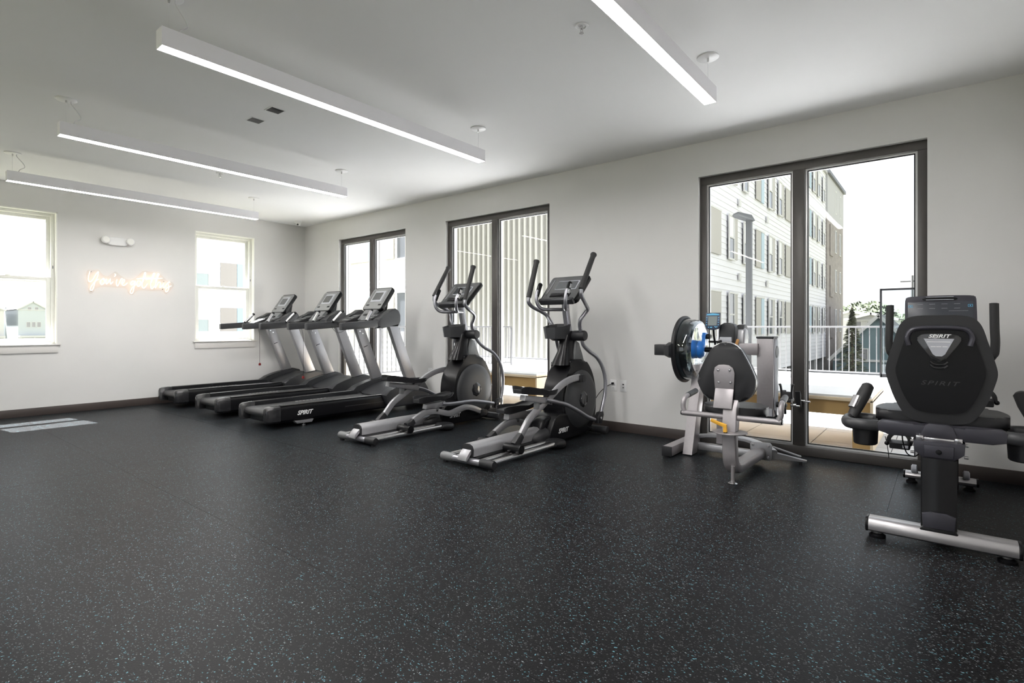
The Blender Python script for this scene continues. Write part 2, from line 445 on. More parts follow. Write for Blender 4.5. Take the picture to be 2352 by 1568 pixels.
# ---- double hung windows
def hung_window(name, x0, x1):
    e = bpy.data.objects.new(name, None); C.objects.link(e); e.location = ((x0 + x1) / 2, YL, 0); struct(e)
    w = (x1 - x0) / 2; zs, zt = WS + .012, WT; zr = 1.635
    def part(n, mm, mt=vinyl): return obj(n, mm, mt, e)
    lin = M()
    for s in (-1, 1): lin.b2((s * w, .0, zs), (s * (w - .012), .13, zt))
    lin.b2((-w, 0, zt - .012), (w, .13, zt)); part('jamb_liner', lin)
    fr = M(); f = .034
    for s in (-1, 1): fr.b2((s * (w - .012), .085, zs), (s * (w - .012 - f), .19, zt - .012), .003)
    fr.b2((-w + .012 + f, .085, zt - .012 - f), (w - .012 - f, .19, zt - .012), .003); fr.b2((-w + .012 + f, .085, zs), (w - .012 - f, .19, zs + .03), .003)
    part('window_frame', fr)
    iw = w - .012 - f
    for nm, y0, a, b, r in (('upper_sash', .145, zr - .03, zt - .012 - f, .036), ('lower_sash', .10, zs + .03, zr + .03, .042)):
        sm = M()
        for s in (-1, 1): sm.b2((s * iw, y0, a), (s * (iw - r), y0 + .035, b), .003)
        sm.b2((-iw + r, y0, a), (iw - r, y0 + .035, a + r), .003); sm.b2((-iw + r, y0, b - r), (iw - r, y0 + .035, b), .003)
        so_ = part(nm, sm)
        obj('pane', M().b2((-iw + r, y0 + .016, a + r), (iw - r, y0 + .019, b - r)), paneg, so_)
    part('sash_lock', M().box((0, .092, zr + .035), (.05, .02, .012), None, .003))
    part('tilt_latch', M().box((w - .012 - f * .5, .080, 1.79), (.008, .008, .035), None, .002), graym)
    part('window_stool', M().b2((-w - .028, -.032, WS), (w + .028, .13, WS + .014), .003), trimw)
    part('apron', M().b2((-w - .004, -.016, WS - .09), (w + .004, 0, WS), .002), trimw)
    return e
hung_window('window_1', *W1); hung_window('window_2', *W2); hung_window('window_3', *W0)

# ================================================================== CEILING THINGS
def pendant(x0, y, label, first=None, cords=(0.10, 2.39)):
    L = 2.44; zb, h, w = 2.473, .096, .078
    e = thing('linear_pendant', label, 'ceiling light', (x0, y, zb), 'linear pendant lights')
    hs = M(); t = .003
    hs.b2((0, -w / 2, h - t), (L, w / 2, h)); hs.b2((0, -w / 2, 0), (L, -w / 2 + t, h - t)); hs.b2((0, w / 2 - t, 0), (L, w / 2, h - t))
    hs.b2((0, -w / 2 + t, 0), (t, w / 2 - t, h - t)); hs.b2((L - t, -w / 2 + t, 0), (L, w / 2 - t, h - t))
    obj('housing', hs, lampm, e, False)
    obj('diffuser', M().b2((t, -w / 2 + t, .001), (L - t, w / 2 - t, .004)), diffm, e, False)
    zc = ZC - zb
    for k, xx in enumerate((.045, L - .045)):
        cn = obj('canopy', M().lathe([(.0, zc), (.066, zc - .0005), (.066, zc - .005), (.062, zc - .008), (.0, zc - .008)], (xx, 0, 0), 'z', 28), whitem, e)
        obj('gripper', M().lathe([(.004, zc - .032), (.006, zc - .026), (.006, zc - .008)], (xx, 0, 0), 'z', 10), chrome, cn)
        obj('suspension_cable', M().tube([(xx, 0, h), (xx, 0, zc - .03)], .0009, 6), cordm, e)
    p = spl([(.075, 0, zc - .008), (.078, 0, zc - .03), (.125, .01, zc - .085), (.135, .01, zc - .12), (.10, 0, h + .03), (.085, 0, h)], 6)
    obj('power_cable', M().tube(p, .0035, 8), cordm, e)
    return e
pa = pendant(1.01, 7.03 + .04, 'white linear pendant light farthest from camera, nearest the neon sign wall')
dup(pa, (1.01, 5.05 + .04, 2.473), 'white linear pendant light second from the neon sign wall')
dup(pa, (1.01, 3.053 + .04, 2.473), 'white linear pendant light third from the neon sign wall, its left end in full view')
dup(pa, (1.01, 1.11 + .04, 2.473), 'white linear pendant light cut by the top edge of the picture, above the arm machine')
for yy, lb in ((3.093, 'farther from'), (1.15, 'nearer to')):  # extra pendants added out of view to brighten the room
    dup(pa, (-2.75, yy, 2.473), 'white linear pendant light added unseen behind the camera for more room light, %s the near wall' % lb)

def sprinkler(x, y, label):
    e = thing('fire_sprinkler', label, 'sprinkler', (x, y, ZC), 'ceiling sprinklers')
    obj('escutcheon', M().lathe([(0, 0), (.038, 0), (.036, -.004), (.026, -.006), (.02, -.001), (0, -.001)], (0, 0, 0), 'z', 24), whitem, e)
    hd = M().lathe([(.008, -.001), (.008, -.018), (.006, -.02)], (0, 0, 0), 'z', 12)
    hd.tube([(-.008, 0, -.016), (-.011, 0, -.028), (-.003, 0, -.04)], .002, 6).tube([(.008, 0, -.016), (.011, 0, -.028), (.003, 0, -.04)], .002, 6)
    hd.cyl((0, 0, -.041), .013, .002, 'z', 12)
    obj('sprinkler_head', hd, chrome, e)
sprinkler(2.607, 1.585, 'white ceiling sprinkler to the left of the nearest pendant light')
sprinkler(2.623, 6.224, 'small ceiling sprinkler between the two pendants nearest the neon wall')
for (x, y), lb in (((2.128, 4.071), 'small square ceiling vent nearer the long pendant light'), ((2.131, 4.394), 'small square ceiling vent farther from the long pendant light')):
    e = thing('ceiling_vent', lb, 'vent', (x, y, ZC), 'small square ceiling vents')
    f = M(); s, t = .058, .007
    f.b2((-s, -s, -.004), (s, -s + t, 0)); f.b2((-s, s - t, -.004), (s, s, 0)); f.b2((-s, -s + t, -.004), (-s + t, s - t, 0)); f.b2((s - t, -s + t, -.004), (s, s - t, 0))
    obj('vent_frame', f, whitem, e)
    obj('dark_insert', M().b2((-s + t, -s + t, -.002), (s - t, s - t, -.0005)).b2((-.02, -.03, -.003), (.02, -.02, -.002)), black, e)
e = thing('security_camera', 'small white dome security camera on the ceiling corner', 'security camera', (4.6, 8.07, ZC))
obj('camera_base', M().lathe([(0, 0), (.055, 0), (.058, -.012), (.05, -.035), (0, -.035)], (0, 0, 0), 'z', 24), whitem, e)
d_ = obj('dome', M().lathe([(.036, -.033), (.036, -.05), (.030, -.064), (.018, -.074), (.002, -.078)], (0, 0, 0), 'z', 20), whitem, e)
obj('lens', M().box((-.022, -.022, -.058), (.025, .025, .025), None, .006), gloss, e)

# ================================================================== WALL THINGS
e = thing('emergency_light', 'white twin-head emergency light high on the left wall above the neon sign', 'emergency light', (2.27, YL, 2.17))
obj('light_body', M().blob([(0, 0, 0, .112, .056), (-.03, 0, 0, .112, .056), (-.055, 0, 0, .105, .050)], 'y', 24, 5), whitem, e)
for s in (-1, 1):
    h = obj('lamp_head', M().lathe([(.0, -.090), (.042, -.088), (.048, -.078), (.047, -.058), (.034, -.03), (.022, -.012)], (s * .133, 0, .008), 'y', 20), whitem, e)
    obj('lens', M().lathe([(.0, -.0925), (.034, -.092), (.038, -.088)], (s * .133, 0, .008), 'y', 18), vinyl, h)
    obj('head_arm', M().tube([(s * .085, -.025, 0), (s * .12, -.025, .006)], .008, 8), whitem, h)

NEON = [[(1.984, 1.764), (1.968, 1.693), (1.968, 1.643), (1.986, 1.628), (2.012, 1.658), (2.043, 1.724), (2.069, 1.761), (2.061, 1.7), (2.038, 1.635), (2.017, 1.551), (1.999, 1.518), (1.986, 1.53), (1.999, 1.575), (2.032, 1.631), (2.071, 1.666)], [(2.124, 1.678), (2.097, 1.655), (2.089, 1.619), (2.105, 1.599), (2.129, 1.621), (2.136, 1.661), (2.121, 1.682), (2.129, 1.654), (2.150, 1.658)], [(2.154, 1.675), (2.148, 1.636), (2.154, 1.61), (2.174, 1.631), (2.197, 1.678), (2.193, 1.638), (2.202, 1.613), (2.225, 1.642)], [(2.243, 1.749), (2.254, 1.735), (2.24, 1.712)], [(2.269, 1.676), (2.261, 1.63), (2.271, 1.591), (2.289, 1.619), (2.31, 1.679), (2.326, 1.693)], [(2.32, 1.619), (2.343, 1.642), (2.351, 1.675), (2.337, 1.679), (2.322, 1.64), (2.327, 1.609), (2.351, 1.604), (2.381, 1.637)], [(2.471, 1.66), (2.444, 1.668), (2.42, 1.64), (2.427, 1.615), (2.449, 1.628), (2.471, 1.666), (2.459, 1.596), (2.446, 1.522), (2.427, 1.501), (2.415, 1.52), (2.432, 1.568), (2.466, 1.61), (2.486, 1.631)], [(2.529, 1.674), (2.501, 1.672), (2.488, 1.631), (2.503, 1.6), (2.526, 1.613), (2.536, 1.654), (2.526, 1.677), (2.542, 1.648)], [(2.555, 1.652), (2.582, 1.731), (2.594, 1.779), (2.582, 1.791), (2.567, 1.737), (2.552, 1.655), (2.552, 1.601), (2.567, 1.58), (2.587, 1.596), (2.612, 1.64)], [(2.489, 1.7), (2.623, 1.719), (2.682, 1.733)], [(2.593, 1.698), (2.706, 1.718), (2.79, 1.727)], [(2.658, 1.655), (2.685, 1.745), (2.699, 1.781), (2.685, 1.788), (2.667, 1.731), (2.652, 1.655), (2.654, 1.593), (2.67, 1.576), (2.697, 1.613)], [(2.706, 1.631), (2.737, 1.742), (2.753, 1.779), (2.737, 1.785), (2.723, 1.728), (2.709, 1.638), (2.706, 1.588), (2.736, 1.653), (2.76, 1.675), (2.767, 1.648), (2.76, 1.6), (2.778, 1.606), (2.797, 1.64)], [(2.81, 1.665), (2.801, 1.623), (2.812, 1.601), (2.839, 1.639), (2.872, 1.684), (2.886, 1.673)], [(2.81, 1.694), (2.812, 1.690)], [(2.872, 1.684), (2.863, 1.661), (2.869, 1.63), (2.872, 1.606), (2.858, 1.556), (2.836, 1.545), (2.83, 1.569), (2.858, 1.605), (2.903, 1.63)]]
BACK = [(1.945, 1.717), (1.961, 1.775), (2.017, 1.779), (2.074, 1.79), (2.111, 1.736), (2.169, 1.714), (2.228, 1.764), (2.26, 1.78), (2.31, 1.731), (2.398, 1.685), (2.478, 1.717), (2.564, 1.811), (2.652, 1.808), (2.742, 1.811), (2.803, 1.754), (2.852, 1.702), (2.914, 1.685), (2.939, 1.638), (2.895, 1.572), (2.839, 1.514), (2.79, 1.553), (2.682, 1.547), (2.506, 1.545), (2.444, 1.482), (2.393, 1.506), (2.371, 1.564), (2.26, 1.571), (2.121, 1.57), (2.043, 1.546), (2.017, 1.494), (1.976, 1.485), (1.961, 1.598)]
nx, nzc = 2.43, 1.65
e = thing('neon_sign', 'glowing warm white neon sign reading You\'ve got this on the left wall', 'neon sign', (nx, YL, nzc))
pts = spl([(a - nx, b - nzc, 0) for a, b in BACK + [BACK[0]]], 3)[:-1]
obj('acrylic_backing', M().prism([(p.x, p.y) for p in pts], 'y', -.022, -.017), acryl, e, True)
for st in NEON:
    p = spl([(a - nx, -.028, b - nzc) for a, b in st], 5) if len(st) > 2 else [(a - nx, -.028, b - nzc) for a, b in st]
    obj('neon_letter', M().tube(p, .0034, 8), neonm, e)
for a, b in ((1.994, 1.757), (1.998, 1.512), (2.815, 1.69), (2.80, 1.58)):
    obj('standoff_screw', M().cyl((a - nx, -.013, b - nzc), .005, .026, 'y', 10), graym, e)

def outlet(y, z, label, kind, plug):
    e = thing('wall_outlet', label, 'outlet', (XR, y, z), 'white wall plates')
    obj('cover_plate', M().b2((-.006, -.036, -.058), (0, .036, .058), .003), whitem, e)
    for k in (-1, 1):
        if kind == 'power':
            r = obj('receptacle', M().b2((-.009, -.017, k * .022 - .014), (-.005, .017, k * .022 + .014), .003), whitem, e)
            s = M()
            for q in (-1, 1): s.b2((-.0096, q * .006 - .001, k * .022 - .003), (-.0088, q * .006 + .001, k * .022 + .006))
            s.cyl((-.0092, 0, k * .022 - .008), .0018, .0008, 'x', 8)
            obj('slots', s, black, r)
        else:
            obj('jack', M().b2((-.008, -.008, k * .016 - .006), (-.0055, .008, k * .016 + .006)), black if k > 0 else graym, e)
    return e
outlet(2.622, .462, 'white double power outlet with a black plug, right of the nearer elliptical', 'power', True)
outlet(2.512, .462, 'white data jack plate right of the power outlet', 'data', False)
outlet(5.35, .45, 'white power outlet between the two doors behind the farther elliptical', 'power', False)

# ================================================================== TREADMILLS
def treadmill(label, loc):
    e = thing('treadmill', label, 'treadmill', loc, 'row of treadmills')
    P = lambda n, mm, mt, par=None, lab=None, sm=True: obj(n, mm, mt, par or e, sm, None, lab)
    # frame, belt, rails
    P('deck_frame', M().b2((.10, -.27, .055), (1.55, .27, .12), .01), blackm)
    bp = [(1.62, .196), (.075, .196)] + [(.075 - .040 * math.sin(a), .156 + .040 * math.cos(a)) for a in [PI * k / 8 for k in range(1, 8)]] + [(.075, .116), (1.62, .116)]
    belt = P('running_belt', M().prism(bp, 'y', -.243, .243), beltm)
    dm = M()
    for k in range(9): dm.box((.62 + k * .045, .205, .1965), (.030, .010, .0012))
    P('belt_marking', dm, paper, belt, 'small white print on belt')
    P('belt_seam', M().box((.28, 0, .1965), (.004, .47, .0012), Matrix.Rotation(.42, 3, 'Z')), graym, belt)
    P('rear_roller', M().cyl((.075, 0, .156), .034, .53, 'y', 20, .003), graym)
    for s in (-1, 1):
        def ring(x, o, t=.238, b=.068, w=.072):
            return [(x, s * y, z) for y, z in ((o, b + .02), (o, t - .040), (o - .006, t - .018), (o - .02, t - .004), (o - .036, t), (o - w + .004, t), (o - w, t - .006), (o - w, b), (o - .02, b))]
        rails = [ring(.10, .312), ring(.5, .325), ring(1.0, .340), ring(1.5, .357), ring(1.72, .362)]
        r_ = P('side_rail', M().loft(rails), black)
        P('foot_platform', M().loft([[(x, s * (o - .064), .2385), (x, s * (o - .012), .2385), (x, s * (o - .02), .242), (x, s * (o - .056), .242)] for x, o in ((.16, .315), (1.0, .340), (1.5, .356))]), gloss, r_)
        P('groove', M().loft([[(x, s * (o - .0015), .150), (x, s * (o + .0012), .150), (x, s * (o + .0012), .156), (x, s * (o - .0015), .156)] for x, o in ((.9, .337), (1.65, .361))]), char, r_)
        cap = [ring(-.002, .296, .216, .085, .046), ring(.006, .306, .230, .072, .062), ring(.03, .314, .240, .066, .074), ring(.11, .317, .243, .064, .078), ring(.15, .3155, .240, .066, .075)]
        P('end_cap', M().loft(cap), gloss)
        # foot
        ft = P('levelling_foot', M().cyl((.42, s * .285, .010), .018, .020, 'z', 14, .003).cyl((.42, s * .285, .035), .006, .05, 'z', 8), chrome)
        P('foot_bracket', M().prism([(.30, .066), (.33, .035), (.50, .032), (.52, .064)], 'y', s * .255, s * .318, .004), silver, ft)
        # hood side pod
        pod = [(1.40, .235), (1.50, .285), (1.62, .325), (1.74, .352), (1.96, .385), (2.05, .36), (2.12, .26), (2.14, .10), (2.10, .07), (1.50, .07), (1.44, .14)]
        P('hood_side', M().prism(pod, 'y', s * .285, s * .40, .022, 3), char)
        # upright
        up = P('upright', M().prism([(1.785, .345), (1.931, .372), (1.632, 1.06), (1.497, 1.06)], 'y', s * .318, s * .382, .006), silver)
        P('base_collar', M().prism([(1.762, .340), (1.955, .370), (1.950, .388), (1.755, .358)], 'y', s * .308, s * .392, .004), black, up)
        for k in range(2): P('bolt', M().cyl((1.565 + .045 * k, s * .316, 1.0 - .03 * k), .009, .006, 'y', 10), chrome, up)
        P('slot', M().box((1.655, s * .3165, .80), (.060, .004, .009), Matrix.Rotation(-.35, 3, 'Y')), black, up)
        # handrail
        hr = P('handrail', M().prism([(.822, 1.026), (.835, 1.020), (1.34, 1.056), (1.34, 1.138), (.835, 1.104), (.822, 1.098)], 'y', s * .328, s * .392, .010), char)
        P('grip_sensor_post', M().tube([(1.17, s * .345, 1.11), (1.235, s * .318, 1.19), (1.30, s * .292, 1.262)], .019, 12), black, hr)
        P('pulse_plate', M().tube([(1.188, s * .338, 1.13), (1.235, s * .318, 1.19), (1.28, s * .300, 1.242)], .0205, 12), chrome, hr)
        hp = [(1.30, 1.10), (1.31, 1.150), (1.40, 1.178), (1.47, 1.235), (1.535, 1.280), (1.59, 1.284), (1.635, 1.255), (1.66, 1.20), (1.66, 1.13), (1.625, 1.065), (1.36, 1.062), (1.335, 1.04), (1.31, 1.05)]
        P('head_pod', M().prism(hp, 'y', s * .285, s * .398, .026, 3), char)
        tr = P('key_tray', M().prism([(1.20, 1.085), (1.20, 1.118), (1.50, 1.225), (1.56, 1.225), (1.56, 1.10)], 'y', s * .115, s * .285, .008), blackm)
        R_ = Matrix.Rotation(-math.atan2(.107, .3), 3, 'Y')
        for i in range(3):
            for j in range(3): P('key', M().box((1.27 + .075 * i, s * (.15 + .045 * j), 1.146 + .0268 * i), (.048, .030, .006), R_, .002, 1), graym, tr)
    P('motor_hood', M().prism([(1.50, .19), (1.60, .235), (1.78, .300), (1.97, .345), (2.06, .335), (2.13, .26), (2.15, .09), (1.58, .09)], 'y', -.30, .30, .03, 3), char)
    P('hood_lip', M().tube([(1.55, -.29, .214), (1.49, -.15, .205), (1.475, 0, .203), (1.49, .15, .205), (1.55, .29, .214)], .008, 8), black)
    P('cross_beam', M().b2((1.38, -.30, 1.065), (1.62, .30, 1.125), .018, 3), black)
    P('console_neck', M().prism([(1.42, 1.11), (1.50, 1.19), (1.57, 1.28), (1.66, 1.40), (1.72, 1.40), (1.69, 1.2), (1.62, 1.10)], 'y', -.085, .085, .018), black)
    # console panel
    A = Vector((1.505, 0, 1.275)); B = Vector((1.705, 0, 1.560)); u = (B - A); Lp = u.length; u.normalize()
    n_ = Vector((-u.z, 0, u.x))          # towards the runner
    Fm = Matrix((Vector((0, -1, 0)), u, n_)).transposed().to_4x4()   # local x -> -y, y -> up panel, z -> runner
    Fm = Matrix.Translation((A + B) / 2) @ Fm
    def rr(w, h, r, n=5):
        o = []
        for cx, cy, a0 in ((w - r, h - r, 0), (-w + r, h - r, 90), (-w + r, -h + r, 180), (w - r, -h + r, 270)):
            for k in range(n + 1):
                a = math.radians(a0 + 90 * k / n); o.append((cx + r * math.cos(a), cy + r * math.sin(a)))
        return o
    con = obj('console', M().prism(rr(.192, Lp / 2, .03), 'z', -.048, 0, .010, 2), black, e, True, Fm)
    obj('console_face', M().prism(rr(.178, Lp / 2 - .014, .022), 'z', .0, .003), facem, con, True, Fm)
    obj('display_frame', M().prism(rr(.105, .085, .008), 'z', .003, .006), lightface, con, True, Fm @ Matrix.Translation((0, .035, 0)))
    obj('display', M().prism(rr(.078, .058, .006), 'z', .006, .008), screenm, con, True, Fm @ Matrix.Translation((-.01, .035, 0)))
    obj('display_side_strips', M().box((-.145, .035, .004), (.02, .20, .003)).box((.145, .035, .004), (.02, .20, .003)), graym, con, True, Fm)
    obj('function_keys', M().box((-.12, -.10, .0045), (.055, .022, .004), None, .001, 1).box((.12, -.10, .0045), (.055, .022, .004), None, .001, 1), black, con, True, Fm)
    ext = P('fan_panel', M().prism([(1.385, 1.150), (1.40, 1.135), (1.55, 1.255), (1.518, 1.285)], 'y', -.12, .12, .006), graym)
    P('fan_louvre', M().box((1.440, 0, 1.213), (.03, .12, .012), Matrix.Rotation(-.76, 3, 'Y'), .003), black, ext)
    P('cup_tray', M().lathe([(.0, 0), (.038, .0), (.042, .022), (.036, .022), (.032, .006), (0, .006)], (1.60, 0, 1.125), 'z', 18), black)
    text('brand_lettering', 'SPIRIT', .062, paper, e, frame((1, -.03, .0), (0, 0, 1), (.41, -.3235, .146)), .001, .35, .03)
    return e
t3 = treadmill('treadmill nearest the camera, SPIRIT lettering clear on its side rail', (2.697, 5.645, 0))
t2 = dup(t3, (2.695, 6.777, 0), 'middle treadmill of the row, red safety key hanging low')
t1 = dup(t3, (2.695, 7.984, 0), 'farthest treadmill, beside the left wall under the window')
def key_cord(par, zb):
    c = obj('safety_cord', M().tube(spl([(1.20, .0, 1.075), (1.225, .0, 1.0), (1.24, .0, .9), (1.24, .0, zb + .02)], 3), .0022, 6).box((1.3, 0, 1.08), (.22, .03, .03), None, .006), black, par)
    obj('safety_key', M().prism([(-.014, -.02), (.014, -.02), (.018, .0), (.008, .018), (-.008, .018), (-.018, 0)], 'y', -.008, .008, .003), redm, c, True, Matrix.Translation((1.24, 0, zb)))
key_cord(t1, .50); key_cord(t2, .375)
obj('safety_cord', M().tube(spl([(1.12, .28, 1.075), (1.16, .29, 1.02), (1.24, .30, .985), (1.33, .30, 1.02), (1.36, .30, 1.075)], 4), .0022, 6), black, t3)

# ================================================================== ELLIPTICALS
POSE = {
 'up': dict(grip=[(1.206, 1.374), (1.216, 1.431), (1.435, 1.742)], top=[(1.206, 1.400, .27), (1.210, 1.350, .27), (1.262, 1.300, .262), (1.355, 1.255, .235), (1.402, 1.222, .22), (1.395, 1.178, .19), (1.370, 1.130, .165), (1.378, 1.080, .15), (1.402, 1.020, .145)],
            low=[(1.415, .94, .15), (1.432, .885, .158), (1.50, .825, .18), (1.590, .765, .21), (1.640, .68, .24), (1.668, .56, .26), (1.662, .42, .262), (1.620, .31, .26), (1.578, .225, .258)],
            wheel=(.352, .098), arm=[(.400, .150), (.446, .188), (.500, .245), (.560, .300), (.692, .370), (.870, .458), (1.030, .538), (1.180, .578), (1.330, .588)],
            link=[(.760, .440, .195), (.90, .408, .21), (1.05, .365, .225), (1.20, .298, .24), (1.36, .222, .25), (1.47, .185, .258)],
            ped=((.425, .528), (.965, .474)), br=((.47, .486), (.86, .415)), joint=(1.545, .195), fork=(.66, .40), crank=(1.345, .575)),
 'down': dict(grip=[(1.132, 1.312), (1.150, 1.375), (1.270, 1.705)], top=[(1.138, 1.34, .27), (1.138, 1.290, .27), (1.200, 1.245, .262), (1.300, 1.205, .235), (1.350, 1.172, .21), (1.358, 1.130, .185), (1.362, 1.090, .16), (1.380, 1.05, .15), (1.404, 1.01, .145)],
              low=[(1.43, .95, .15), (1.470, .885, .165), (1.54, .825, .19), (1.640, .770, .22), (1.705, .69, .245), (1.752, .58, .26), (1.772, .46, .262), (1.762, .33, .26), (1.735, .235, .258)],
              wheel=(.422, .088), arm=[(.470, .118), (.520, .150), (.600, .186), (.690, .210), (.820, .206), (.930, .176), (1.020, .160), (1.140, .182), (1.260, .196), (1.380, .168), (1.480, .128)],
              link=[(.880, .276, .195), (.98, .264, .205), (1.12, .264, .22), (1.29, .262, .235), (1.45, .238, .25), (1.61, .206, .258)],
              ped=((.575, .318), (1.068, .345)), br=((.665, .270), (.93, .268)), joint=(1.685, .200), fork=(.82, .235), crank=(1.515, .110)),
}
def elliptical(label, loc, right, left, cord):
    e = thing('elliptical_trainer', label, 'elliptical', loc, 'pair of ellipticals')
    P = lambda n, mm, mt, par=None, lab=None, sm=True: obj(n, mm, mt, par or e, sm, None, lab)
    # rear stabiliser
    st = P('rear_stabilizer', M().cyl((.0, 0, .045), .026, .44, 'y', 18), tube_m)
    P('end_cap', M().lathe([(.0, -.27), (.030, -.268), (.036, -.255), (.034, -.16), (.030, -.135)], (0.005, 0, .045), 'y', 18), blackm, st)
    P('end_cap', M().lathe([(.030, .135), (.033, .16), (.034, .26), (.030, .27), (0, .272)], (0.005, 0, .045), 'y', 18), graym, st, 'grey end cap')
    for s in (-1, 1): P('foot', M().cyl((.005, s * .235, .008), .020, .016, 'z', 14, .002), blackm, st)
    P('handle_bracket', M().prism([(-.060, .055), (-.052, .048), (-.015, .088), (.035, .135), (.03, .15), (-.02, .12), (-.058, .078)], 'y', -.045, .045, .004), silver)
    # centre beam
    br = [(-.055, .075), (-.06, .13), (-.048, .158), (-.02, .172), (.02, .172), (.048, .158), (.06, .13), (.055, .075)]
    bm_ = P('centre_beam', M().prism(br, 'x', .012, .88, .003), silver)
    P('beam_end_cap', M().prism([(y * .98, z - .001) for y, z in br], 'x', -.004, .013, .003), blackm, bm_)
    P('beam_skirt', M().b2((.03, -.07, .035), (.95, .07, .072), .008), blackm, bm_)
    # roller tracks
    for s in (-1, 1):
        for dy in (.125, .218):
            P('roller_track', M().tube([(.02, s * dy, .050), (.86, s * dy, .050)], .021, 14), chrome)
        P('track_foot', M().blob([(.84, s * .17, .05, .085, .020), (.87, s * .17, .048, .095, .036), (.96, s * .17, .04, .10, .038), (1.03, s * .15, .035, .07, .030), (1.06, s * .13, .03, .04, .02)], 'x', 20, 3), blackm)
    P('rear_joint', M().blob([(.74, 0, .075, .04, .02), (.78, 0, .085, .10, .045), (.86, 0, .095, .13, .06), (.93, 0, .10, .12, .07)], 'x', 18, 3), blackm)
    # drive shroud
    sh = [(1.19, .16), (1.155, .28), (1.150, .40), (1.175, .52), (1.235, .62), (1.30, .695), (1.32, .745), (1.44, .75), (1.55, .735), (1.64, .665), (1.71, .56), (1.748, .43), (1.755, .30), (1.735, .16), (1.69, .08), (1.60, .045), (1.4, .035), (1.25, .05)]
    sp = [(p.x, p.y) for p in spl([(a, b, 0) for a, b in sh + [sh[0]]], 3)[:-1]]
    shroud = P('drive_shroud', M().prism(sp, 'y', -.108, .108, .030, 4), black)
    for s in (-1, 1):
        dcx, dcz = 1.455, .368
        dsk = P('crank_disc', M().lathe([(.0, s * .146), (.12, s * .146), (.22, s * .142), (.262, s * .132), (.278, s * .118), (.280, s * .100)], (dcx, 0, dcz), 'y', 48), char, shroud)
        P('crank_hub', M().lathe([(0, s * .160), (.045, s * .159), (.068, s * .154), (.078, s * .146)], (dcx, 0, dcz), 'y', 8), gloss, dsk)
        P('hub_slot', M().box((dcx + .045, s * .157, dcz), (.014, .012, .07), None, .004), black, dsk)
        text('brand_lettering', 'SPIRIT', .058, paper, e, frame((1, 0, 0) if s < 0 else (-1, 0, 0), (0, 0, 1), (1.135, s * .1255, .118)), .001, .35, .03)
    P('lower_skirt', M().prism([(.925, .045), (.945, .13), (1.00, .215), (1.07, .262), (1.16, .275), (1.30, .22), (1.52, .12), (1.66, .06), (1.52, .026), (1.0, .030)], 'y', -.122, .122, .014, 3), black, shroud)
    P('nose_cover', M().prism([(.865, .07), (.868, .15), (.895, .205), (.96, .24), (1.1, .25), (1.1, .05), (.90, .045)], 'y', -.068, .068, .024, 3), black, shroud)
    # mast
    mast = P('mast_cover', M().blob([(.70, 1.325, 0, .125, .092), (.75, 1.335, 0, .105, .078), (.82, 1.36, 0, .085, .060), (.90, 1.385, 0, .085, .055), (.985, 1.41, 0, .090, .058), (1.02, 1.42, 0, .07, .05)], 'z', 22, 3.2), black)
    for s in (-1, 1):
        P('shoulder_panel', M().prism([(1.40, .735), (1.60, .700), (1.545, .80), (1.50, .905), (1.44, .93)], 'y', s * .035, s * .075, .012), graym, mast)
        P('pivot_hub', M().lathe([(.0, s * .055), (.046, s * .056), (.050, s * .07), (.050, s * .175), (.044, s * .188), (0, s * .190)], (1.418, 0, .975), 'y', 22), blackm)
    P('console_post', M().tube([(1.425, 0, .98), (1.375, 0, 1.19), (1.355, 0, 1.34)], .034, ry=.026, up=(1, 0, 0), square=True), tube_m)
    P('post_label', M().box((1.425, 0, 1.115), (.006, .036, .20), Matrix.Rotation(-.22, 3, 'Y')), black)
    # cup holder tray
    ou = [(1.205, .015), (1.195, .115), (1.23, .165), (1.33, .175), (1.40, .12), (1.405, -.01), (1.37, -.055), (1.26, -.04)]
    cu_ = M()
    r0 = [(x, y, 1.052 + (x - 1.2) * .18) for x, y in ou]; r1 = [(1.3 + (x - 1.3) * .86, .06 + (y - .06) * .86, 0.945) for x, y in ou]
    r2 = [(1.3 + (x - 1.3) * .88, .06 + (y - .06) * .88, 1.052 + (x - 1.2) * .18) for x, y in ou]; r3 = [(1.3 + (x - 1.3) * .78, .06 + (y - .06) * .78, 0.955) for x, y in ou]
    cu_.loft([r1, r0, r2, r3])
    cup = P('accessory_tray', cu_, char)
    P('tray_divider', M().box((1.30, .06, 1.0), (.15, .005, .09)), char, cup)
    P('tray_base', M().blob([(.925, 1.33, .05, .05, .06), (.948, 1.32, .055, .07, .08)], 'z', 16, 3), black, cup)
    # console
    A = Vector((1.215, 0, 1.300)); B = Vector((1.470, 0, 1.552)); u = (B - A); Lp = u.length; u.normalize(); n_ = Vector((-u.z, 0, u.x))
    Fm = Matrix.Translation((A + B) / 2) @ Matrix((Vector((0, -1, 0)), u, n_)).transposed().to_4x4()
    def trap(wb, wt, h, r):
        o = []
        cs = [(wt, h, 0), (-wt, h, 90), (-wb, -h, 180), (wb, -h, 270)]
        for cx, cy, a0 in cs:
            sx, sy = math.copysign(r, cx), math.copysign(r, cy)
            for k in range(5):
                a = math.radians(a0 + 90 * k / 4); o.append((cx - sx + r * math.cos(a), cy - sy + r * math.sin(a)))
        return o
    con = obj('console', M().prism(trap(.205, .215, Lp / 2, .03), 'z', -.045, 0, .010, 2), black, e, True, Fm)
    obj('console_face', M().prism(trap(.185, .198, Lp / 2 - .014, .02), 'z', 0, .003), mat('dark_console_face', (.07, .072, .074), .25, coat=.3), con, True, Fm)
    obj('display_frame', M().prism(trap(.12, .12, .062, .01), 'z', .003, .006), lightface, con, True, Fm @ Matrix.Translation((.02, .04, 0)))
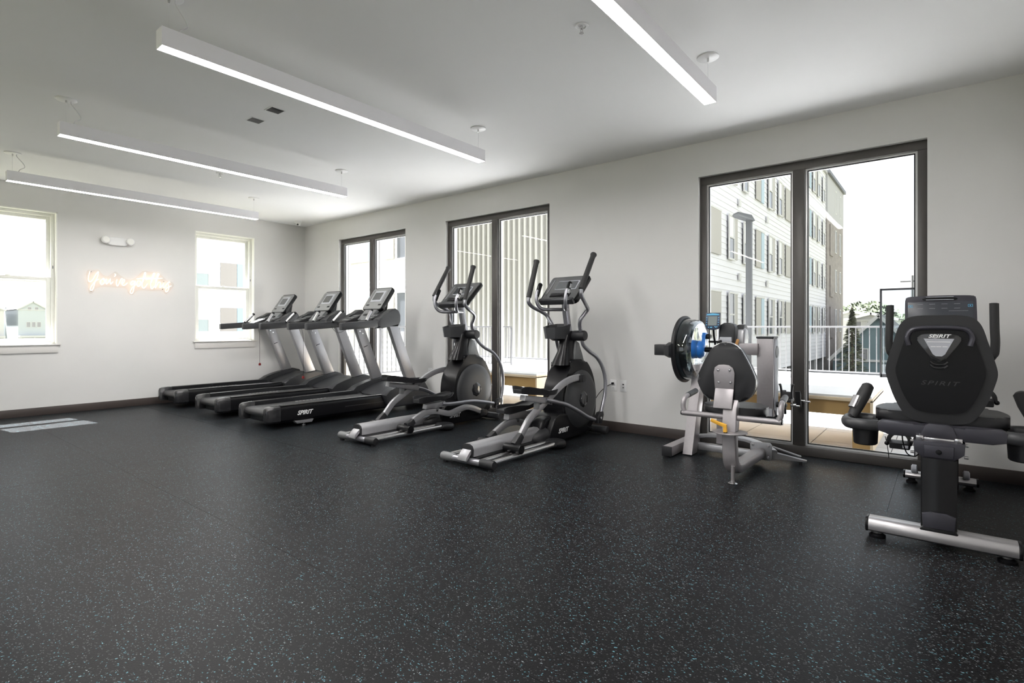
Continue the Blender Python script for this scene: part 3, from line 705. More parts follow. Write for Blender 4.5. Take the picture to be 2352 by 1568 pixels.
    obj('display', M().prism(trap(.112, .112, .052, .008), 'z', .006, .008), screenm, con, True, Fm @ Matrix.Translation((.015, .04, 0)))
    obj('side_strip', M().box((-.16, .02, .004), (.016, .22, .003), None, .001, 1), graym, con, True, Fm)
    obj('lower_keys', M().box((0, -.10, .005), (.22, .05, .012), None, .005).box((0, -.115, .012), (.06, .02, .012), None, .005), black, con, True, Fm)
    obj('reading_rack', M().b2((-.19, -.205, -.03), (.19, -.165, .035), .012), char, con, True, Fm)
    obj('console_back', M().blob([(-.045, 0, .0, .12, .10), (-.075, 0, -.02, .09, .08), (-.10, 0, -.04, .06, .05)], 'z', 18, 3), black, con, True, Fm)
    # fixed heart rate handles
    for s in (-1, 1):
        p = spl([(1.36, s * .02, 1.224), (1.26, s * .07, 1.223), (1.175, s * .125, 1.224), (1.132, s * .150, 1.255), (1.115, s * .162, 1.31), (1.125, s * .165, 1.37), (1.14, s * .166, 1.40)], 5)
        h = P('fixed_handle', M().tube(p, .0165, 14), tube_m)
        P('pulse_grip', M().tube([(1.125, s * .165, 1.345), (1.155, s * .166, 1.405), (1.185, s * .166, 1.46), (1.19, s * .166, 1.467)], [.021, .022, .022, .016], 14), black, h)
        for a, b in ((.12, .44), (.56, .88)):
            q = lambda t: (1.125 + .06 * t, s * .165, 1.345 + .115 * t)
            P('pulse_plate', M().tube([Vector(q(a)) + Vector((0, s * .005, 0)), Vector(q(b)) + Vector((0, s * .005, 0))], .0195, 14), chrome, h)
    # moving arms
    for s, pose in ((-1, POSE[right]), (1, POSE[left])):
        V = lambda p, y=None: (p[0], s * (p[2] if len(p) > 2 else y), p[1])
        ua = P('swing_arm', M().tube(spl([V(p) for p in pose['top']], 5), .0185, 14), tube_m)
        gp = [V(p, .27) for p in pose['grip']]; g0, g1 = Vector(gp[1]), Vector(gp[2]); g00 = Vector(pose['top'][0][0:1] + (s * .27,) + (pose['top'][0][1],))
        ug = (g1 - g00).normalized()
        P('foam_grip', M().tube([g00 + ug * .0, g00 + ug * .02, (g00 + g1) / 2, g1 - ug * .035, g1 - ug * .012, g1], [.0235, .0245, .025, .0245, .031, .027], 16), rubber, ua)
        P('lower_arm', M().tube(spl([V(p) for p in pose['low']], 5), .0175, 14), tube_m)
        jx, jz = pose['joint']
        j = P('link_joint', M().prism([(jx - .045, jz - .05), (jx - .05, jz + .01), (jx - .01, jz + .05), (jx + .05, jz + .055), (jx + .06, jz + .02), (jx + .02, jz - .06)], 'y', s * .235, s * .285, .010, 3), blackm)
        P('joint_bolt', M().cyl((jx - .01, s * .288, jz), .012, .012, 'y', 12), chrome, j)
        P('link_arm', M().tube(spl([V(p) for p in pose['link']], 5), .0185, 14), tube_m)
        pa_ = spl([V(p, .17) for p in pose['arm']], 5)
        P('pedal_arm', M().tube(pa_, .030, ry=.018, up=(0, 0, 1), square=True), silver)
        wx, wz = pose['wheel']
        wh = P('roller_wheel', M().lathe([(0, s * .085), (.036, s * .086), (.038, s * .10), (.038, s * .245), (.036, s * .252), (.0, s * .253)], (wx, 0, wz), 'y', 26), black)
        a0, a1 = pa_[0], pa_[2]
        P('wheel_bracket', M().tube([(wx + .01, s * .17, wz + .02), tuple(Vector(a0) + Vector((0, 0, 0))), tuple(Vector(pa_[5]))], [.034, .036, .030], ry=.026, square=True), blackm, wh)
        # pedal
        (x0, z0), (x1, z1) = pose['ped']
        def pz(t): return z0 + (z1 - z0) * t
        L = x1 - x0; rings = []
        for t, hw, up_, th in ((0, .050, .020, .020), (.03, .068, .022, .030), (.12, .080, .022, .032), (.35, .086, .016, .028), (.6, .086, .004, .020), (.8, .078, .012, .022), (.93, .056, .020, .020), (1.0, .032, .020, .012)):
            xx = x0 + L * t; zz = pz(t) + up_; y = .150
            rings.append([(xx, s * (y - hw), zz + th), (xx, s * (y - hw + .010), zz + th), (xx, s * (y - hw + .014), zz + .003), (xx, s * (y + hw - .014), zz + .003), (xx, s * (y + hw - .010), zz + th), (xx, s * (y + hw), zz + th), (xx, s * (y + hw - .012), zz - th), (xx, s * (y - hw + .012), zz - th)])
        pd = P('foot_pedal', M().loft(rings), blackm)
        (bx0, bz0), (bx1, bz1) = pose['br']
        P('pedal_bracket', M().prism([(bx0, bz0 - .022), (bx0 + .01, bz0 + .022), (bx1 - .01, bz1 + .034), (bx1 + .01, bz1 + .01), (bx1, bz1 - .028)], 'y', s * .135, s * .195, .006), silver, pd)
        P('bracket_knob', M().cyl((bx1 - .03, s * .197, bz1 + .002), .016, .012, 'y', 14, .002), black, pd)
        fx, fz = pose['fork']
        P('pedal_post', M().tube([(fx, s * .17, fz - .03), (fx + .01, s * .17, bz0 + .3 * (bz1 - bz0) - .0)], .026, ry=.018, square=True), graym, pd)
        cx_, cz_ = pose['crank']
        P('crank_boss', M().lathe([(0, s * .148), (.034, s * .150), (.034, s * .202), (.0, s * .204)], (cx_ + .03, 0, cz_), 'y', 16).b2((cx_ - .04, s * .148, cz_ - .034), (cx_ + .03, s * .2, cz_ + .034), .008), blackm)
    fs = P('front_stabilizer', M().cyl((1.735, 0, .045), .036, .50, 'y', 20, .004), char)
    P('foot', M().cyl((1.735, -.2, .006), .02, .012, 'z', 12).cyl((1.735, .2, .006), .02, .012, 'z', 12), blackm, fs)
    if cord: P('power_cord', M().tube(spl(cord, 6), .0036, 8).box(cord[-1], (.03, .022, .022), None, .006), black)
    return e
elliptical('elliptical trainer nearer the camera, its SPIRIT lettering unobstructed', (2.98, 2.82, 0), 'up', 'down',
           [(1.70, -.02, .12), (1.80, .00, .20), (1.88, -.06, .36), (1.93, -.12, .44), (1.938, -.198, .484)])
elliptical('elliptical trainer farther from the camera, beside the treadmills', (2.95, 4.17, 0), 'down', 'up', None)

# ================================================================== ARM ERGOMETER
e = thing('arm_ergometer', 'silver arm and leg ergometer with black swivel seat and round clear water tank', 'exercise machine', (4.0, 1.12, 0))
def P(n, mm, mt, par=None, lab=None, sm=True): return obj(n, mm, mt, par or e, sm, Matrix.Translation((-4.0, -1.12, 0)), lab)
# seat support
path = spl([(3.79, 1.132, .335), (3.79, 1.130, .25), (3.792, 1.128, .17), (3.815, 1.125, .115), (3.86, 1.120, .088), (3.95, 1.117, .085), (4.20, 1.112, .085), (4.43, 1.105, .088)], 5)
P('seat_support', M().tube(path, .036, ry=.047, up=(1, 0, 0), square=True), taupe)
P('end_plate', M().prism([(1.015, .055), (1.03, .035), (1.155, .040), (1.172, .06), (1.172, .150), (1.155, .168), (1.03, .172), (1.015, .155)], 'x', 4.435, 4.447, .003), silver)
for y, z in ((1.04, .062), (1.15, .066), (1.04, .148), (1.15, .146)):
    P('plate_bolt', M().cyl((4.430, y, z), .010, .012, 'x', 12, .002), chrome)
ft = P('rear_foot', M().cyl((3.765, 1.105, .065), .012, .11, 'z', 14), taupe)
P('foot_disc', M().lathe([(.030, 0), (.032, .006), (.016, .016), (.0, .018)], (3.765, 1.105, 0), 'z', 20), chrome, ft)
P('swivel_plate', M().cyl((3.80, 1.135, .340), .112, .009, 'z', 40, .002), taupe)
lev = P('release_lever', M().tube([(3.735, 1.145, .350), (3.735, 1.147, .392), (3.725, 1.185, .405), (3.715, 1.235, .425)], [.013, .014, .011, .010], square=True), yellow, None, 'yellow lever')
P('lever_pin', M().cyl((3.735, 1.145, .345), .013, .02, 'z', 12), black, lev)
P('seat_post', M().prism([(3.785, .345), (3.808, .50), (3.86, .56), (3.90, .50), (3.865, .345)], 'y', 1.093, 1.184, .006), taupe)
# seat and back
def oval(pts, n=4): return [(p.x, p.y) for p in spl([(a, b, 0) for a, b in pts + [pts[0]]], n)[:-1]]
sb = oval([(1.18, .955), (1.10, .925), (1.045, .84), (1.005, .755), (.985, .690), (1.000, .615), (1.06, .55), (1.18, .540), (1.30, .548), (1.355, .615), (1.378, .690), (1.355, .755), (1.315, .84), (1.26, .925)])
P('backrest', M().prism(sb, 'x', 3.855, 3.925, .024, 4), vinylseat)
P('back_piping', M().prism([(1.18 + (a - 1.18) * 1.012, .72 + (b - .72) * 1.012) for a, b in sb], 'x', 3.868, 3.878, .002), chrome)
bk = P('back_bracket', M().prism([(1.122, .628), (1.116, .74), (1.128, .775), (1.155, .793), (1.19, .797), (1.225, .793), (1.25, .775), (1.258, .74), (1.250, .628)], 'x', 3.842, 3.853, .003), taupe)
P('lower_bracket', M().box((3.818, 1.183, .563), (.010, .126, .140), Matrix.Rotation(.34, 3, 'Y'), .004), taupe, bk)
for y, z in ((1.148, .760), (1.226, .758), (1.142, .675), (1.222, .672)):
    P('bracket_bolt', M().lathe([(0, -.010), (.006, -.009), (.010, -.004), (.010, 0)], (3.842, y, z), 'x', 14), chrome, bk)
so2 = oval([(3.865, 1.16), (3.875, 1.28), (3.93, 1.355), (4.03, 1.372), (4.14, 1.33), (4.20, 1.25), (4.22, 1.16), (4.20, 1.07), (4.14, .98), (4.03, .945), (3.93, .962), (3.875, 1.04)])
P('seat_cushion', M().prism(so2, 'z', .442, .502, .020, 4), vinylseat)
sbm = M(); 
for y in (1.30, 1.27, 1.05, 1.02): sbm.cyl((3.98, y, .437), .009, .012, 'z', 10)
P('seat_bolts', sbm, chrome)
hb = P('side_bar', M().tube([(3.83, 1.478, .437), (3.83, .818, .437)], .0195, 16), taupe)
for s, yy in ((1, 1.47), (-1, .825)):
    P('bar_end', M().cyl((3.83, yy + s * .012, .437), .0165, .008, 'y', 14), black, hb)
    p = spl([(3.83, yy - s * .01, .440), (3.832, yy + s * .002, .478), (3.838, yy + s * .002, .515), (3.862, yy, .545), (3.90, yy - s * .004, .556), (3.93, yy - s * .006, .561)], 5)
    ah = P('side_handle', M().tube(p, .0175, 14), taupe)
    P('handle_grip', M().tube([(3.905, yy - s * .005, .557), (4.04, yy - s * .015, .577)], .0205, 16), char, ah)
# floor frame
lf = P('side_skid', M().b2((4.205, 1.712, .010), (4.86, 1.790, .086), .004), taupe)
P('skid_cap', M().b2((4.196, 1.710, .008), (4.210, 1.792, .088), .003), blackm, lf)
P('skid_foot', M().cyl((4.27, 1.75, .006), .016, .012, 'z', 12).cyl((4.80, 1.75, .006), .016, .012, 'z', 12), blackm, lf)
P('slanted_post', M().prism([(4.355, .010), (4.475, .010), (4.72, .74), (4.60, .74)], 'y', 1.600, 1.680, .004), taupe)
P('cross_frame', M().tube(spl([(4.56, 1.72, .05), (4.54, 1.5, .055), (4.52, 1.3, .055), (4.50, 1.09, .060)], 4), .030, ry=.034, square=True), silver)
P('arched_brace', M().tube(spl([(4.62, 1.72, .105), (4.62, 1.55, .135), (4.62, 1.38, .145), (4.60, 1.22, .140), (4.54, 1.08, .115), (4.47, 1.02, .10)], 4), .016, ry=.040, square=True), silver)
tl = P('tapered_leg', M().loft([[(x - w, y, z - h), (x + w, y, z - h), (x + w, y, z + h), (x - w, y, z + h)] for x, y, z, w, h in ((4.48, 1.04, .075, .022, .028), (4.55, .93, .055, .018, .016), (4.60, .85, .038, .022, .009), (4.615, .81, .034, .012, .005))]), silver)
P('leg_foot', M().cyl((4.60, .85, .014), .013, .028, 'z', 12), blackm, tl)
P('leg_rod', M().tube([(4.56, 1.04, .12), (4.66, .86, .050)], .009, 10), silver, tl)
# mast, arm, column
P('mast', M().prism([(1.335, .09), (1.470, .09), (1.455, .96), (1.375, .96)], 'x', 4.55, 4.66, .006), taupe)
P('cross_arm', M().b2((4.57, 1.15, .832), (4.66, 1.475, .925), .005), taupe)
P('drive_shaft', M().cyl((4.60, 1.55, .865), .022, .16, 'y', 16), black)
P('arm_strap', M().box((4.56, 1.305, .93), (.012, .022, .06), Matrix.Rotation(.3, 3, 'X'), .002), mat('wood_brown', (.45, .22, .06), .5), None, 'orange brown strap')
col = P('crank_column', M().b2((4.60, 1.042, .345), (4.735, 1.165, .965), .004), taupe)
P('column_cap', M().b2((4.595, 1.037, .965), (4.740, 1.170, .982), .006), blackm, col)
P('side_cover', M().prism(oval([(4.62, .40), (4.62, .9), (4.668, .955), (4.715, .9), (4.715, .40), (4.668, .355)]), 'y', 1.032, 1.042, .003), lightface, col)
P('crank_ring', M().lathe([(0, -.088), (.045, -.088), (.048, -.084), (.048, -.078)], (4.668, 1.115, .86), 'y', 24), graym, col)
ptx = M(); ptx.cyl((4.668, 1.00, .44), .022, .07, 'y', 18, .003); ptx.tube([(4.668, .985, .44), (4.64, .975, .50), (4.62, .972, .56)], .012, ry=.018, square=True)
ck = P('crank_arm', ptx, blackm)
P('crank_bolt', M().cyl((4.668, .962, .44), .012, .008, 'y', 12), chrome, ck)
P('crank_stub', M().tube([(4.668, .985, .44), (4.70, .985, .37)], .012, ry=.018, square=True), blackm, ck)
pd = P('foot_pedal', M().b2((4.56, .905, .475), (4.67, .990, .505), .010).b2((4.60, .915, .50), (4.61, .982, .555), .004), blackm)
for y in (.912, .985):
    P('pedal_prong', M().tube(spl([(4.615, y, .50), (4.61, y, .55), (4.60, y + (.004 if y > .95 else -.004), .595), (4.60, y + (.012 if y > .95 else -.014), .615)], 3), [.012, .011], ry=.008, square=True), blackm, pd)
P('pedal_clip', M().cyl((4.60, .90, .455), .012, .04, 'y', 10, .002).cyl((4.60, .87, .45), .008, .03, 'y', 10), chrome, pd)
P('parts_label', M().b2((4.594, 1.05, .352), (4.599, 1.11, .412)), lightface, col)
P('lower_gusset', M().b2((4.60, 1.02, .330), (4.74, 1.17, .345), .003), black, col)
# tank
yp = 1.76; tc_ = (4.60, yp, .865)
tk = P('tank_rim', M().lathe([(.0, .012), (.24, .012), (.283, .006), (.288, -.004), (.288, -.018), (.27, -.026), (.262, -.014), (.0, -.010)], tc_, 'y', 56), blackm)
P('rim_arm', M().prism([(4.34, .80), (4.34, .93), (4.24, .905), (4.24, .825)], 'y', yp - .01, yp + .035, .006).b2((4.27, yp + .03, .822), (4.36, yp + .13, .912), .006), blackm, tk)
P('tank_shell', M().lathe([(.262, -.014), (.262, -.060), (.256, -.10), (.240, -.128), (.215, -.138), (.188, -.130), (.176, -.118), (.13, -.120), (.06, -.124), (.0, -.124)], tc_, 'y', 56), shellg, tk)
P('shell_ring', M().lathe([(.246, -.118), (.252, -.122), (.246, -.134), (.222, -.144), (.214, -.140)], tc_, 'y', 56), shellg, tk)
P('tank_water', M().lathe([(.0, -.03), (.15, -.03), (.245, -.05), (.235, -.105), (.15, -.108), (0, -.108)], tc_, 'y', 40), waterm, tk)
pdl = M()
for k in range(6):
    a = k * PI / 3 + .2
    pdl.tube([(4.60 + .03 * math.cos(a), yp - .065, .865 + .03 * math.sin(a)), (4.60 + .17 * math.cos(a), yp - .065, .865 + .17 * math.sin(a))], .004, ry=.025, square=True)
pdl.cyl((4.60, yp - .065, .865), .04, .09, 'y', 20)
P('paddle', pdl, graym, tk)
rb = M()
for k in range(10):
    a = k * PI / 5; rb.cyl((4.60 + .186 * math.cos(a), yp - .132, .865 + .186 * math.sin(a)), .006, .012, 'y', 8)
P('rim_screws', rb, blackm, tk)
P('adjuster_dial', M().lathe([(0, -.186), (.03, -.183), (.055, -.172), (.074, -.152), (.078, -.136), (.06, -.126)], tc_, 'y', 28), blue, tk, 'blue resistance dial')
P('adjuster_clamp', M().prism([(4.575, .90), (4.635, .90), (4.65, .96), (4.65, 1.01), (4.59, 1.01), (4.59, .98)], 'y', yp - .19, yp - .16, .005), blue, tk, 'blue clamp')
P('clamp_screw', M().cyl((4.62, yp - .205, .985), .014, .03, 'y', 12), black, tk)
P('clamp_block', M().b2((4.60, 1.535, .955), (4.66, 1.59, .99), .004), black)
# head unit
hd = P('head_cover', M().prism([(1.325, .925), (1.32, 1.05), (1.335, 1.08), (1.37, 1.092), (1.41, 1.092), (1.44, 1.075), (1.452, 1.04), (1.455, .925)], 'x', 4.56, 4.66, .012, 3), char)
P('head_side', M().prism([(4.64, .90), (4.76, .90), (4.78, .97), (4.755, 1.035), (4.70, 1.05), (4.655, 1.03), (4.635, .97)], 'y', 1.27, 1.36, .015, 3), silver, hd)
P('head_wheel', M().prism([(4.66, 1.02), (4.70, 1.075), (4.76, 1.08), (4.80, 1.05), (4.79, 1.01), (4.75, 1.035), (4.70, 1.035)], 'y', 1.285, 1.345, .008, 3), char, hd)
P('head_plate', M().b2((4.545, 1.345, .925), (4.562, 1.44, .975), .003), lightface, hd)
cs = P('console_stalk', M().tube([(4.56, 1.478, .90), (4.53, 1.480, .98), (4.515, 1.481, 1.06)], .008, 10), black)
P('stalk_clamp', M().tube([(4.55, 1.43, .935), (4.55, 1.53, .935)], .009, 8).box((4.55, 1.43, .935), (.02, .02, .03), None, .003), black, cs)
Fc = frame((0, -1, 0), (.18, 0, 1), (4.50, 1.482, 1.105))
def Q(n, mm, mt, par, lab=None): return obj(n, mm, mt, par, True, Matrix.Translation((-4.0, -1.12, 0)) @ Fc, lab)
mon = Q('monitor', M().prism([(-.058, .072), (.058, .072), (.060, -.045), (.045, -.062), (.02, -.070), (-.02, -.070), (-.045, -.062), (-.060, -.045)], 'z', -.022, 0, .005), mat('navy_plastic', (.015, .03, .07), .35), e)
Q('monitor_band', M().prism(oval([(-.048, .060), (0, .066), (.048, .060), (.050, .056), (.048, .050), (0, .050), (-.048, .050), (-.050, .055)], 2), 'z', .0, .002), skyb, mon, 'light blue band')
Q('monitor_lcd', M().b2((-.036, -.036, 0), (.036, .042, .002)), lcd, mon)
kk = M()
for x_, y_ in ((-.048, .03), (-.048, .01), (-.048, -.01), (-.048, -.03), (.048, .03), (.048, .01), (.048, -.01), (.048, -.03), (-.03, -.05), (.03, -.05), (.022, -.045), (.038, -.045)): kk.b2((x_ - .004, y_ - .003, 0), (x_ + .004, y_ + .003, .002))
kk.b2((-.016, -.055, 0), (.0, -.047, .003))
Q('monitor_keys', kk, skyb, mon)

# ================================================================== RECUMBENT BIKE
bx, by = 3.30, .015
e = thing('recumbent_bike', 'black recumbent bike with wide padded backrest and silver rear foot bar', 'exercise bike', (bx, by, 0))
def P(n, mm, mt, par=None, lab=None, sm=True): return obj(n, mm, mt, par or e, sm, None, lab)
def foot_bar(x, hw, z0, z1, dx, nm):
    sec = [(x - dx, z0 + .010), (x - dx - .004, (z0 + z1) / 2), (x - dx + .004, z1 - .012), (x - dx + .02, z1), (x + dx - .012, z1), (x + dx, z1 - .008), (x + dx, z0 + .006), (x + dx - .008, z0), (x - dx + .014, z0)]
    o = P(nm, M().prism(sec, 'y', -hw, hw, .002), mat('satin_steel', (.44, .43, .44), .36, metal=.7))
    for s in (-1, 1):
        P('end_cap', M().prism([(x + (a - x) * 1.03, (z0 + z1) / 2 + (b - (z0 + z1) / 2) * 1.05) for a, b in sec], 'y', s * hw, s * (hw + .012), .002), black, o)
    return o
rs = foot_bar(-.005, .280, .028, .092, .048, 'rear_stabilizer')
for s in (-1, 1):
    P('levelling_foot', M().lathe([(.036, 0), (.036, .012), (.024, .020), (.024, .022)], (-.02, s * .243, 0), 'z', 22), black, rs)
    P('foot_nut', M().cyl((-.02, s * .243, .025), .020, .008, 'z', 6), chrome, rs)
fr_ = foot_bar(1.28, .185, .028, .075, .03, 'front_stabilizer')
for s in (-1, 1):
    P('transport_wheel', M().blob([(s * .135 - .018, 1.27, .092, .02, .02), (s * .135 - .012, 1.27, .095, .028, .028), (s * .135 + .012, 1.27, .095, .028, .028), (s * .135 + .018, 1.27, .092, .02, .02)], 'y', 18, 2), lightface, fr_)
    P('levelling_foot', M().lathe([(.032, 0), (.032, .010), (.02, .018), (.02, .026)], (1.275, s * .15, 0), 'z', 18), black, fr_)
# rear post & rail
P('rear_post', M().loft([[(x + a, y, z) for a, y in ((-.03, -.069), (-.036, -.060), (-.036, .060), (-.03, .069), (.10, .069), (.11, .06), (.11, -.06), (.10, -.069))] for x, z in ((.02, .090), (.035, .14), (.055, .28), (.075, .415))]), black)
P('post_kick_panel', M().prism([(-.058, .080), (-.05, .070), (.05, .070), (.058, .080), (.064, .160), (.03, .172), (-.03, .172), (-.064, .160)], 'x', -.035, -.018, .003), violet, None, 'violet grey kick panel')
P('post_trim', M().prism([(-.072, .088), (-.066, .060), (.066, .060), (.072, .088), (.060, .098), (-.060, .098)], 'x', -.045, .06, .004), black)
P('seat_rail', M().tube([(.05, 0, .375), (.6, 0, .335), (1.20, 0, .29)], .045, ry=.055, square=True), violet)
P('main_beam', M().tube(spl([(.06, 0, .12), (.4, 0, .13), (.9, 0, .12), (1.25, 0, .08)], 4), .035, ry=.045, square=True), black)
# carriage under the seat
cg = P('seat_carriage', M().prism([(-.060, .413), (.060, .413), (.097, .445), (.100, .497), (-.100, .497), (-.097, .445)], 'x', .045, .30, .005), violet)
P('carriage_cover', M().prism([(-.056, .422), (.056, .422), (.058, .480), (-.058, .480)], 'x', .036, .047, .003), violet, cg)
P('carriage_lock', M().lathe([(0, -.006), (.010, -.005), (.012, 0)], (.036, 0, .450), 'x', 16), black, cg)
cb2 = M()
for s in (-1, 1):
    cb2.cyl((.08, s * .104, .487), .007, .016, 'y', 10).cyl((.08, s * .104, .43), .007, .016, 'y', 10).b2((.06, s * .06, .497), (.10, s * .09, .520), .003)
cb2.b2((.07, -.06, .497), (.2, .06, .512), .003)
P('carriage_rollers', cb2, chrome, cg)
xb = P('cross_bar', M().prism([(-.250, .515), (-.20, .502), (.20, .502), (.250, .520), (.252, .560), (.235, .572), (.10, .572), (.05, .560), (-.05, .560), (-.10, .572), (-.235, .572), (-.252, .562)], 'x', .085, .165, .008), violet)
P('centre_bump', M().prism([(-.060, .500), (-.070, .53), (-.055, .570), (-.04, .580), (.04, .580), (.055, .570), (.070, .53), (.060, .500)], 'x', .072, .10, .008), violet, xb)
# side handles with cup holders
for s in (-1, 1):
    lp = spl([(.115, s * .250, .540), (.10, s * .31, .540), (.12, s * .375, .540), (.19, s * .402, .542), (.27, s * .392, .545), (.315, s * .345, .545), (.315, s * .28, .542), (.27, s * .245, .540)], 5)
    hl = P('side_handle', M().tube(lp, .030, 14, ry=.026), char)
    cp = []
    for r_, z_ in ((.056, .424), (.061, .430), (.068, .548), (.062, .548), (.052, .436)):
        cp.append([(.205 + math.cos(2 * PI * k / 24) * r_ * 1.15, s * .315 + math.sin(2 * PI * k / 24) * r_ * .92, z_) for k in range(24)])
    P('cup_holder', M().loft(cp), blackm, hl)
    gp = [(.26, s * .385, .550), (.30, s * .362, .610), (.34, s * .335, .675), (.37, s * .318, .722), (.376, s * .314, .732)]
    P('hand_grip', M().tube(gp, [.024, .030, .032, .029, .018], 16, ry=.026), rubber, hl)
    P('pulse_plate', M().tube([(.278, s * .378, .600), (.312, s * .357, .660)], .026, ry=.021, square=True), chrome, hl)
# seat
def oval3(pts, n=4): return [(p.x, p.y) for p in spl([(a, b, 0) for a, b in pts + [pts[0]]], n)[:-1]]
st_ = oval3([(.20, 0), (.19, .12), (.20, .235), (.26, .272), (.40, .268), (.54, .225), (.62, .13), (.64, 0), (.62, -.13), (.54, -.225), (.40, -.268), (.26, -.272), (.20, -.235), (.19, -.12)])
P('seat_cushion', M().prism(st_, 'z', .560, .618, .022, 4), vinylseat)
sbk = oval3([(0, 1.118), (-.085, 1.116), (-.135, 1.100), (-.165, 1.060), (-.188, .980), (-.212, .890), (-.222, .830), (-.210, .770), (-.185, .690), (-.150, .620), (-.115, .585), (-.06, .572), (0, .570), (.06, .572), (.115, .585), (.150, .620), (.185, .690), (.210, .770), (.222, .830), (.212, .890), (.188, .980), (.165, 1.060), (.135, 1.100), (.085, 1.116)])
bkr = P('backrest', M().prism(sbk, 'x', .165, .265, .035, 5), vinylseat)
sc_ = lambda k, dz=0: [(a * k, .84 + (b - .84) * k + dz) for a, b in sbk]
P('back_shell', M().prism(sc_(.80), 'x', .150, .20, .016, 4), black, bkr)
arch = spl([(0, -.120, .965), (0, -.128, 1.005), (0, -.112, 1.040), (0, -.075, 1.052), (0, 0, 1.055), (0, .075, 1.052), (0, .112, 1.040), (0, .128, 1.005), (0, .120, .965)], 4)
P('arch_trim', M().tube([p + Vector((.148, 0, 0)) for p in arch], .017, ry=.012, up=(0, 0, 1)), violet, bkr, 'violet grey arch')
tri_o = oval3([(-.062, 1.022), (0, 1.026), (.062, 1.022), (.088, 1.005), (.078, .975), (.045, .925), (.022, .893), (0, .886), (-.022, .893), (-.045, .925), (-.078, .975), (-.088, 1.005)])
bd = P('cutout_frame', M().prism(tri_o, 'x', .132, .155, .006, 3), gloss, bkr)
P('cutout_panel', M().prism([(-.060, 1.000), (.060, 1.000), (.024, .922), (.012, .912), (-.012, .912), (-.024, .922)], 'x', .1295, .133), lightface, bkr, 'pale panel standing in for the console seen through the backrest cut-out')  # stands in for the console visible through an opening in the backrest
dots = M()
for y, z, w_ in ((-.035, .984, .010), (-.012, .984, .013), (.012, .984, .013), (.035, .984, .012), (-.024, .960, .010), (0, .960, .010), (.022, .960, .010)): dots.b2((.1285, y - w_, z - .0015), (.1295, y + w_, z + .0015))
P('panel_print', dots, paper, bkr)
text('brand_lettering', 'SPIRIT', .024, paper, bkr, frame((0, -1, 0), (0, 0, 1), (.131, 0, 1.012)), .0008, .3, .03, 1.05, 1.25)
for y, z in ((.0, .872), (0, .855)):
    P('chin_groove', M().tube(spl([(.148, -.034, z + .012), (.146, -.02, z), (.145, 0, z - .003), (.146, .02, z), (.148, .034, z + .012)], 4), .006, 8), gloss, bkr)
emb = text('embossed_lettering', 'SPIRIT', .030, char, bkr, frame((0, -1, 0), (0, 0, 1), (.1495, 0, .775)), .0008, .3, .0, 1.25, 1.5)
# front housing, console mast, console
P('front_shroud', M().prism(oval3([(.62, .12), (.66, .35), (.78, .52), (.98, .60), (1.16, .58), (1.30, .44), (1.36, .26), (1.34, .11), (1.0, .08)]), 'y', -.085, .085, .025, 3), black)
P('console_mast', M().tube([(1.16, 0, .55), (1.16, 0, .80), (1.13, 0, 1.02)], .045, ry=.05, square=True), black)
Fc = Matrix.Translation((1.10, 0, 1.105)) @ Matrix((Vector((0, -1, 0)), Vector((.10, 0, 1)).normalized(), Vector((-1, 0, .10)).normalized())).transposed().to_4x4()
def Q(n, mm, mt, par=None, lab=None): return obj(n, mm, mt, par or e, True, Fc, lab)
con = Q('console', M().prism(oval3([(-.178, -.16), (-.180, .10), (-.172, .140), (-.150, .152), (0, .156), (.150, .152), (.172, .140), (.180, .10), (.178, -.16), (.12, -.19), (0, -.20), (-.12, -.19)]), 'z', -.035, .0, .008), violet)
Q('display_window', M().b2((-.165, -.15, 0), (.165, .115, .0025), .002), mat('smoked_display', (.045, .05, .062), .3), con)
Q('carry_slot', M().blob([(0, 0, .133, .088, .011), (.004, 0, .133, .085, .009), (.005, 0, .133, .07, .006)], 'z', 24, 3), black, con)
Q('slot_rim', M().tube([(-.07, .146, .003), (.07, .146, .003)], .0025, 8).tube([(-.07, .128, .005), (.07, .128, .005)], .0025, 8), lightface, con)
lnm = M()
for k in range(4): lnm.b2((-.115 + .062 * k, .100, .0025), (-.085 + .062 * k, .1015, .0032)); lnm.b2((-.115 + .062 * k, .072, .0025), (-.085 + .062 * k, .0735, .0032))
lnm.b2((.045, .055, .0025), (.14, .0562, .003))
Q('display_lines', lnm, lightface, con)
for xk in (-.150, .150):
    bl = M()
    bl.b2((xk - .011, .080, .0025), (xk + .011, .082, .0034)); bl.b2((xk - .011, .094, .0025), (xk + .011, .096, .0034)); bl.b2((xk - .012, .082, .0025), (xk - .010, .094, .0034)); bl.b2((xk + .010, .082, .0025), (xk + .012, .094, .0034)); bl.b2((xk - .003, .085, .0025), (xk + .003, .091, .0034))
    Q('blue_icon', bl, skyb, con, 'blue key icon')
for s in (-1, 1):
    p = spl([(1.12, s * .10, .84), (1.02, s * .19, .84), (.97, s * .245, .875), (.955, s * .257, .95), (.95, s * .254, 1.05), (.95, s * .252, 1.18), (.95, s * .252, 1.20)], 5)
    n = len(p)
    hb = P('console_handle', M().tube(p[:12], .017, 14), black)
    q = p[11:]
    P('handle_grip', M().tube(q, [.018] + [.0205] * (len(q) - 3) + [.019, .012], 16, ry=.0205), rubber, hb)
